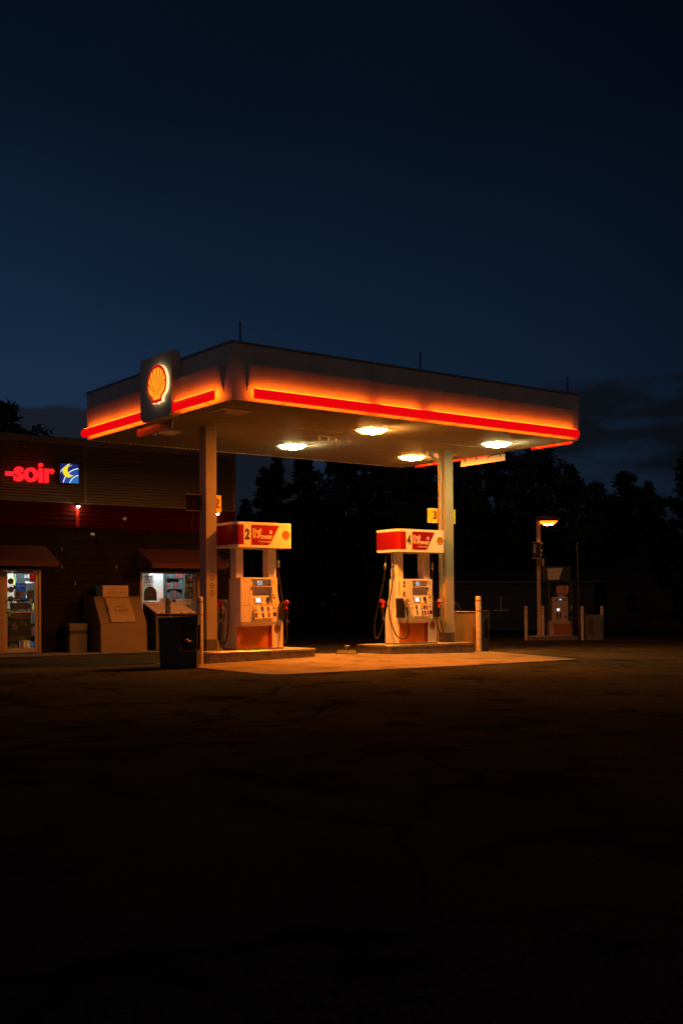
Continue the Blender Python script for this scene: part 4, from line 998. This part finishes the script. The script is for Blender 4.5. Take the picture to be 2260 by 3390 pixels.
# things along the shop wall
def ice_chest():
    t = thing('ice_chest', 'white ice freezer with a tilted front door left of the shop window', 'ice chest', (-1.26, 8.33, tz(-1.2, 7.6)+.014))
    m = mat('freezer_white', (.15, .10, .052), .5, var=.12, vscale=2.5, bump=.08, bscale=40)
    ms = mat('freezer_side', (.14, .13, .11), .5)
    b = MB(); pr = [(0, 0), (0, 1.37), (-.60, 1.37), (-1.0, .71), (-1.02, .0)]
    b.prism(pr, YZ, -.635, .635); b.build('body', m, t, .008)
    b = MB(); b.box(-.66, .66, -.63, .0, 1.3715, 1.40); b.build('lid', m, t, .006)
    b = MB(); b.box(-.637, .637, -1.027, -.9, -.0, .03); b.build('skirting', ms, t)
    # slanted front: build door panel on the slope
    a = Vector((0, -.60, 1.37)); e = Vector((0, -1.0, .71)); dn = (e-a).normalized(); nrm = Vector((0, dn.z, -dn.y)); nrm = -nrm if nrm.y > 0 else nrm
    def sl(x, k, w): p = a+dn*k+nrm*w; return (x, p.y, p.z)
    b = MB()
    q = [(-.36, .02), (.33, .02), (.33, .74), (-.36, .74)]
    v = [sl(x, k, .005) for x, k in q]+[sl(x, k, .045) for x, k in q]
    b.add(v, [(0, 1, 5, 4), (1, 2, 6, 5), (2, 3, 7, 6), (3, 0, 4, 7), (4, 5, 6, 7)]); d = b.build('door', mat('freezer_door', (.32, .22, .115), .45, var=.1, vscale=4), t, .006)
    b = MB(); b.tube([sl(-.37, .30, .05), sl(-.37, .31, .09), sl(-.37, .43, .09), sl(-.37, .44, .05)], .014, 6); b.build('handle', CHROME, d)
    b = MB(); 
    for k in (.12, .66): b.tube([sl(.335, k, .04), sl(.335, k+.04, .04)], .014, 6)
    b.each('hinge', BLACKP, d)
    ang = math.atan2(abs(dn.z), abs(dn.y))
    for s, k, sz in (('merci', .28, .11), ('la glace', .40, .13)):
        p = sl(.0, k, .048); text('lettering', s, sz, mat('marker_brown', (.16, .05, .03), .7), d, p, (ang, 0, 0), extrude=.0006, bold=.006)
    return t
ice_chest()
def ice_box_sign():
    t = thing('carton', 'flat grey and tan box reading arctic glacier on top of the ice freezer', 'box', (-1.25, 8.02, tz(-1.2, 7.6)+.014+1.40))
    b = MB(); b.box(-.36, .36, -.20, .22, 0, .29); o = b.build('body', mat('carton_brown', (.42, .28, .16), .6), t, .006)
    b = MB()
    for k in range(4): b.box(-.3625, -.3603, -.16+k*.10, -.10+k*.10, .02, .27)
    b.each('side_panel', GREYPL, t)
    text('lettering', 'ARCTIC GLACIER', .085, mat('carton_ink', (.20, .11, .07), .6), o, (0.02, -.203, .10), extrude=.0006, bold=.01, sx=.85)
    b = MB(); b.tube(spline([(-.22, -.21, .245), (0, -.215, .215), (.2, -.21, .235), (.28, -.21, .255)], 4), .008, 5); b.build('strap', mat('strap_pale', (.6, .42, .3), .5), t)
ice_box_sign()
def small_bin():
    t = thing('waste_bin', 'small stone waste bin between the door and the ice freezer', 'waste bin', (-2.24, 8.0, tz(-2.2, 8)+.014), R(-12))
    b = MB(); b.prism([(-.22, -.2), (.22, -.2), (.22, .2), (-.22, .2)], XY, 0, .46); b.build('body', mat('bin_stone', (.13, .11, .08), .8, var=.2, vscale=20, bump=.3, bscale=50), t, .02)
    b = MB(); b.box(-.205, .205, -.185, .185, .4605, .53); b.build('neck', BLACKP, t)
    b = MB(); b.box(-.23, .23, -.21, .21, .5305, .73); b.build('hood', mat('bin_stone', (.13, .11, .08), .8), t, .03)
small_bin()
def slant_chest():
    t = thing('salt_chest', 'low dark chest with a pale sloping lid below the shop window', 'chest', (.19, 8.05, tz(.2, 7.6)+.014))
    b = MB(); b.prism([(.0, 0), (.0, 1.22), (-.72, .96), (-.72, 0)], YZ, -.55, .55); b.build('body', mat('chest_dark', (.06, .05, .04), .6), t, .01)
    b = MB(); fnl = lambda u, v, w: (u, v, w)
    v = [(-.57, .0, 1.235), (.57, .0, 1.235), (.57, -.78, .955), (-.57, -.78, .955)]
    b.add(v+[(x, y, z+.025) for x, y, z in v], [(0, 1, 2, 3), (4, 5, 6, 7), (0, 1, 5, 4), (1, 2, 6, 5), (2, 3, 7, 6), (3, 0, 4, 7)]); b.build('lid', mat('lid_pale', (.62, .50, .40), .5), t, .004)
    b = MB()
    for x in (-.42, -.15, .15, .42): b.box(x-.02, x+.02, -.79, -.76, .95, .985)
    b.each('clasp', BLACKP, t)
slant_chest()

# ------------------------------------------------------------------ diesel island in the background
DA = R(-36.93)
def dpos(lat, back=0.): return (14.0+lat*cos(YAW)+back*sin(YAW), 6.88-lat*sin(YAW)+back*cos(YAW))
def diesel():
    zt = -.09
    px, py = dpos(0, .35)
    island(-.80, .86, -.38, .38, 0.0, 'low dark kerb under the diesel pump in the background', (px, py, zt), DA, -.2, mat('kerb_concrete', (.16, .14, .12), .8))
    # lamp post
    x, y = dpos(-.40, .2)
    t = thing('lamp_post', 'square post with a glowing orange lamp head above the diesel sign', 'lamp post', (x, y, zt), DA)
    b = MB(); b.box(-.06, .06, -.05, .05, 0, 3.92); b.build('post', mat('post_paint', (.55, .42, .28), .5), t, .006)
    b = MB(); b.box(-.10, .10, -.09, .09, 0, .03); b.build('foot_plate', GREYPL, t)
    b = MB(); b.prism([(-.08, 3.82), (.70, 3.82), (.68, 3.92), (.5, 3.985), (.2, 4.0), (-.08, 3.94)], XZ, -.17, .17); b.build('lamp_head', mat('lamp_head_paint', (.10, .075, .05), .5), t, .01)
    b = MB(); b.prism([(.075, 3.817), (.63, 3.817), (.57, 3.745), (.34, 3.725), (.10, 3.74)], XZ, -.13, .13); b.build('lens', emit('street_lens', (1., .13, .004), 5.5), t)
    b = MB(); b.prism([(.17, 3.728), (.22, 3.675), (.46, 3.675), (.52, 3.728)], XZ, -.05, .05); b.build('burner', emit('street_burner', (1., .26, .02), 150.), t)
    s = thing('diesel_sign', 'narrow black sign reading Diesel fixed to the lamp post', 'sign', (*dpos(-.49, .10), 2.49), DA)
    b = MB(); b.box(-.14, .14, -.04, .04, 0, .52); p = b.build('box', BLACKP, s)
    b = MB(); b.box(-.15, .15, -.05, .05, -.014, -.001); b.box(-.15, .15, -.05, .05, .521, .534); b.box(.141, .152, -.05, .05, 0, .52); b.build('edge_strip', PALETXT, s)
    text('lettering', 'Diesel', .115, PALETXT, p, (-.05, -.042, .31), (pi/2, R(90), 0), extrude=.001, bold=.03)
    b = MB()
    for z in (.13, .26, .5): b.tube([(.155, -.0, z), (.185, -.02, z+.01), (.20, -.03, z-.03)], .010, 5)
    b.each('clamp', PALETXT, s)
    n = thing('number_sign', 'small orange plate on the lamp post under the diesel sign', 'sign', (*dpos(-.34, .13), 2.23), DA, 'pump number signs on the pillars')
    b = MB(); b.box(-.14, .0595, -.02, .012, 0, .25); b.build('plate', mat('plate_dim', (.20, .10, .05), .5), n)
    b = MB(); b.box(.06, .11, -.02, .012, 0, .25); b.build('plate_edge', NUMYEL, n)
    text('numeral', '5', .15, DARKTXT, n, (-.06, -.022, .12), extrude=.001, bold=.02)
    # pump
    x, y = dpos(.32, .35)
    t = thing('fuel_pump', 'small diesel pump on the background island under a dark board', 'fuel pump', (x, y, zt), DA)
    b = MB(); b.box(-.39, .37, -.22, .22, 0, .49); b.build('base', mat('diesel_base', (.42, .34, .26), .5), t, .01)
    b = MB(); b.box(-.20, .36, -.2245, -.2205, .03, .40); b.build('skirt_panel', mat('diesel_panel', (.30, .11, .012), .45), t); b = MB(); b.box(-.235, -.2005, -.2245, -.2205, .03, .44); b.build('skirt_stripe', DRED, t)
    b = MB(); b.tube([(-.31, -.225, .37), (-.31, -.221, .37)], .05, 12); b.build('roundel', mat('roundel_tan', (.30, .20, .13), .5), t)
    b = MB(); b.box(-.28, .24, -.20, .20, .491, 1.28); hd = b.build('body', mat('diesel_body', (.46, .40, .33), .5), t, .012)
    b = MB(); b.box(.2405, .30, -.16, .16, .70, 1.26); b.build('side_wing', mat('machine_dark', (.05, .045, .045), .5), t)
    b = MB(); b.box(-.21, .20, -.205, -.2005, 1.15, 1.24); b.build('display', GREYPL, hd); b = MB(); b.box(-.07, .03, -.209, -.2055, 1.16, 1.235); b.build('lcd', LCD, hd)
    text('digits', '888', .05, LCDTXT, hd, (-.01, -.211, 1.197), extrude=.0005, bold=.02)
    b = MB(); b.box(-.13, -.045, -.206, -.2005, .82, .905); b.build('screen', SCREEN, hd)
    b = MB()
    for xx in (-.12, -.02): b.box(xx-.025, xx+.025, -.207, -.2005, .56, .76)
    b.box(.05, .11, -.207, -.2005, .83, .86); b.box(.05, .11, -.207, -.2005, .90, .94); b.box(.13, .20, -.206, -.2005, .58, .64); b.each('button', BLACKP, hd)
    b = MB(); b.box(-.05, .15, -.16, .16, 1.2805, 1.33); b.build('neck', mat('diesel_body', (.46, .40, .33), .5), t)
    b = MB(); b.box(-.10, .28, -.12, .12, 1.40, 1.66); tb = b.build('top_box', mat('top_box_orange', (.50, .27, .12), .5), t, .006); b = MB(); b.box(-.08, .26, -.06, .06, 1.331, 1.399); b.build('top_box_foot', GREYPL, t)
    b = MB(); b.box(.13, .15, -.124, -.1205, 1.42, 1.64); b.build('divider', DARKTXT, tb)
    for s_ in (-.36, .38): 
        b = MB(); b.box(s_-.03, s_+.03, -.05, .05, .0 if s_ > 0.4 else .49, 1.81); b.build('board_post', mat('machine_dark', (.05, .045, .045), .5), t)
    b = MB(); b.box(-.60, .36, -.10, .10, 1.81, 2.30); bd = b.build('sign_board', mat('board_black', (.03, .035, .03), .4), t, .006)
    b = MB(); b.prism([(-.42, 2.24), (.10, 2.26), (-.03, 1.87), (-.40, 1.86)], XZ, -.106, -.101); b.build('white_field', mat('grubby_white', (.60, .62, .52), .5, var=.25, vscale=25), bd)
    hose(t, [(.30, -.1, .9), (.30, -.24, .55), (.36, -.26, .30), (.46, -.26, .22), (.58, -.24, .24)], False)
    nozzle(t, (.34, -.05, .75), R(90), False)
    # utility cabinet and thin pole
    x, y = dpos(1.42, .35)
    t = thing('utility_cabinet', 'grey metal cabinet at the right of the diesel island', 'cabinet', (x, y, -.27), DA)
    b = MB(); b.box(-.27, .27, -.22, .22, 0, .86); b.build('body', mat('cabinet_grey', (.17, .17, .14), .6, var=.2, vscale=4), t, .01)
    b = MB(); b.box(-.22, -.02, -.225, -.2205, .2, .75); b.build('notice', mat('cabinet_notice', (.10, .08, .06), .6), t)
    b = MB(); b.tube([(0, 0, 0), (.01, 0, 1.8), (-.02, 0, 3.25)], [.028, .022, .012], 8); b.tube([(-.03, 0, 3.2), (-.0, -.03, 3.28), (.03, 0, 3.22)], .012, 5)
    tag(b.build('flag_pole', mat('pole_grey', (.09, .075, .06), .5), None, loc=(*dpos(.93, .3), -.26)), 'thin leaning pole rising behind the right diesel bollard', 'pole')
diesel()

# ------------------------------------------------------------------ buildings in the dark
def cpos(px, d):      # ground point seen at picture column px (of 2260), d metres ahead of the photographer
    u = (px-1130)/3747.7
    return (-14.1+d*(u*cos(YAW)+sin(YAW)), -18.925+d*(-u*sin(YAW)+cos(YAW)))
def low_building():
    x, y = cpos(1690, 57); t = thing('outbuilding', 'long low pale building with one window in the dark behind the pumps', 'building', (x, y, -.5), DA)
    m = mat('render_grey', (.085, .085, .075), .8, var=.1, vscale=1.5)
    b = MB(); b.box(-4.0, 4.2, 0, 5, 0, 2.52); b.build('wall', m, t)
    b = MB(); b.prism([(-.35, 2.50), (2.5, 3.1), (5.3, 2.50), (5.3, 2.60), (2.5, 3.22), (-.35, 2.60)], YZ, -4.3, 4.5); b.build('roof', mat('dark_roof', (.05, .05, .05), .8), t)
    b = MB(); b.box(-4.3, 4.5, -.37, -.35, 2.50, 2.60); b.build('gutter', mat('gutter_grey', (.12, .12, .11), .5), t)
    b = MB(); b.box(-.90, -.15, -.02, .0, 1.16, 1.84); f = b.build('window', mat('dark_pane', (.02, .02, .022), .2), t); b = MB(); b.box(-.93, -.12, -.035, -.0205, 1.11, 1.155); b.box(-.54, -.51, -.03, -.0205, 1.16, 1.84); b.build('sill', WHITE, f)
    b = MB(); b.box(-4.01, 4.21, -.012, .0, 0, .75); b.build('plinth', mat('plinth_dark', (.07, .07, .07), .8), t)
low_building()
def far_house():
    x, y = cpos(2140, 56); t = thing('house', 'dark gabled house with a door and wide garage opening at the right', 'house', (x, y, -.5), DA)
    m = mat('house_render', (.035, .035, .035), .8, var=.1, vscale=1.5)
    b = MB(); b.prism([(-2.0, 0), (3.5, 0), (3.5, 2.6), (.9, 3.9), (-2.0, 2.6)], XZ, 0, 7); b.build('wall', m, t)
    b = MB(); b.add([(-2.25, -.3, 2.5), (.9, -.3, 4.05), (.9, 7.3, 4.05), (-2.25, 7.3, 2.5)], [(0, 1, 2, 3)]); b.add([(3.75, -.3, 2.5), (.9, -.3, 4.05), (.9, 7.3, 4.05), (3.75, 7.3, 2.5)], [(0, 1, 2, 3)]); o = b.build('roof', mat('dark_roof', (.05, .05, .05), .8), t); o.modifiers.new('s', 'SOLIDIFY').thickness = .1
    b = MB(); b.box(-1.85, -1.35, -.03, -.001, 0.02, 1.95); b.build('door', mat('door_dark', (.03, .03, .03), .6), t)
    b = MB(); b.box(-1.0, -.5, -.03, -.001, 1.0, 1.9); b.build('window', mat('dark_pane', (.02, .02, .022), .2), t)
    b = MB(); b.box(.2, 1.4, -.03, -.001, .02, 2.4); b.build('garage_door', mat('door_dark', (.03, .03, .03), .6), t)
far_house()
b = MB(); b.tube([(0, 0, 0), (0, 0, 2.6), (0, 0, 4.0)], [.05, .04, .03], 8)
tag(b.build('pole', mat('pole_grey', (.22, .18, .14), .5), None, loc=(*cpos(2216, 52), -.5)), 'faint upright pole in front of the dark house at far right', 'pole')

# ------------------------------------------------------------------ trees
LEAF = mat('leaves', (.050, .062, .030), .7, var=.3, vscale=1.2)
LEAF2 = mat('leaves_dark', (.030, .038, .020), .7, var=.3, vscale=1.2)
BARK = mat('bark', (.05, .04, .03), .9, var=.3, vscale=6)
def tree_proto(seed, H, W, base, spire, nclump, nleaf, lm, ls):
    """crown of leaf-sized faces in clumps round a tapered trunk with limbs; unit sizes in metres"""
    rnd = random.Random(seed); tr = MB(); cr = MB()
    lean = Vector((rnd.uniform(-.2, .2), rnd.uniform(-.2, .2), 0))
    trunk = [Vector((0, 0, 0))+lean*(k/5)**2+Vector((rnd.uniform(-.08, .08), rnd.uniform(-.08, .08), H*.85*k/5)) for k in range(6)]
    tr.tube(trunk, [.028*H*(1-.16*k) for k in range(6)], 8)
    nclump = int(nclump*2.3); nleaf = int(nleaf*.5)
    for c in range(nclump):
        f = (c+.5)/nclump; z = base*H+(H*.97-base*H)*f
        prof = (1-f)**.75*.95+.08 if spire else max(.12, sin(pi*min(1, (f*.86+.16)))**.8)
        rr = W/2*prof; k = rnd.uniform(0, 2*pi); q = rr*rnd.random()**.6*1.0
        cen = Vector((q*cos(k), q*sin(k), z+rnd.uniform(-.3, .3)))
        s = rnd.uniform(.45, 1.1)*W*(.135 if spire else .15)*(1.1-.45*f)
        tr.tube([trunk[min(5, int(f*4.2))], (Vector((0, 0, z-.1*H))+cen)/2, cen], [.010*H*(1.1-f), .006*H*(1.1-f), .003*H], 5)
        sq = rnd.uniform(.5, .85)
        for i in range(nleaf):
            v = Vector((rnd.gauss(0, 1), rnd.gauss(0, 1), rnd.gauss(0, 1))).normalized()*(rnd.random()**.45)
            p = cen+Vector((v.x*s, v.y*s, v.z*s*sq+(.15*s if spire else 0)))
            a = Vector((rnd.uniform(-1, 1), rnd.uniform(-1, 1), rnd.uniform(-.6, 1.))).normalized(); n2 = a.cross(Vector((rnd.random(), rnd.random(), rnd.random()))).normalized()
            L = ls*rnd.uniform(.5, 1.35)*.9; w = L*.45
            cr.face([p, p+a*L*.5+n2*w*.5, p+a*L, p+a*L*.5-n2*w*.5])
    # stray sprigs breaking the outline
    root = thing('tree', None, 'tree', group='trees behind the station')
    tr.build('trunk', BARK, root); cr.build('crown', lm, root)
    return root
T = [tree_proto(1, 10, 6.0, .10, False, 46, 210, LEAF, .30), tree_proto(2, 10, 4.2, .06, True, 46, 190, LEAF2, .30),
     tree_proto(3, 10, 7.0, .12, False, 52, 200, LEAF2, .32), tree_proto(4, 10, 5.0, .08, False, 40, 190, LEAF, .30)]
used = [False]*4
def place_tree(px, top, d, k, wide, label):
    x, y = cpos(px, d); zg = tz(x, y)-.05
    hz = 1985+(px-1130)*.0071
    H = (hz-top)/3747.7*d+1.02-zg
    o = copy_tree(T[k]) if used[k] else T[k]; used[k] = True
    s = H/10.
    o.location = (x, y, zg); o.scale = (s*wide, s*wide, s); o.rotation_euler = (0, 0, random.uniform(0, 6.28)); o['label'] = label
place_tree(30, 1292, 47, 3, 1.35, 'dark leafy tree above the shop roof at the left')
place_tree(812, 1640, 66, 1, .9, 'short pointed tree right beside the shop corner')
place_tree(880, 1540, 64, 1, 1.0, 'pointed tree between the shop and the first white lamp')
place_tree(915, 1500, 66, 1, .85, 'taller pointed tree below the left white lamp')
place_tree(1010, 1480, 68, 1, 1.1, 'broad pointed tree behind pump 2')
place_tree(1130, 1430, 70, 0, 1.0, 'round tree behind the gap between the pumps')
place_tree(1260, 1420, 72, 2, .9, 'wide dark tree behind the front of pump 4')
place_tree(1390, 1440, 70, 0, 1.0, 'round tree behind the right pillar')
place_tree(1520, 1440, 68, 3, 1.1, 'leafy tree right of the right pillar')
place_tree(1650, 1430, 70, 2, .9, 'wide dark tree behind the blank headroom sign')
place_tree(1790, 1420, 66, 0, .95, 'tall tree beyond the far canopy corner')
place_tree(1890, 1530, 70, 3, 1.0, 'lower leafy tree behind the diesel lamp')
place_tree(1975, 1590, 64, 0, .9, 'small round tree right of the diesel lamp')
place_tree(2075, 1560, 66, 2, .80, 'broad tree with sky gaps at the right')
place_tree(2150, 1590, 62, 3, .85, 'thin leafy tree with sky gaps near the right edge')
place_tree(2290, 1500, 50, 1, 1.5, 'dark pointed tree cut by the right picture edge')

def hedge():
    rnd = random.Random(5); b = MB()
    for i in range(15000):
        px = rnd.uniform(740, 2400); d = 76+rnd.uniform(-2, 2); x, y = cpos(px, d)
        h = 6.4+1.2*sin(px*.013)+.8*sin(px*.041)
        z = h*rnd.random()**.8-.6; L = .55*rnd.uniform(.6, 1.3)
        a = Vector((rnd.uniform(-1, 1), rnd.uniform(-1, 1), rnd.uniform(-.4, 1))).normalized(); n2 = a.cross(Vector((rnd.random(), rnd.random(), rnd.random()))).normalized(); p = Vector((x, y, z))
        b.face([p, p+a*L*.5+n2*L*.3, p+a*L, p+a*L*.5-n2*L*.3])
    o = b.build('far_wood', LEAF2); o['kind'] = 'stuff'; o['label'] = 'dark undergrowth filling the background behind the trees'; o['category'] = 'undergrowth'
hedge()
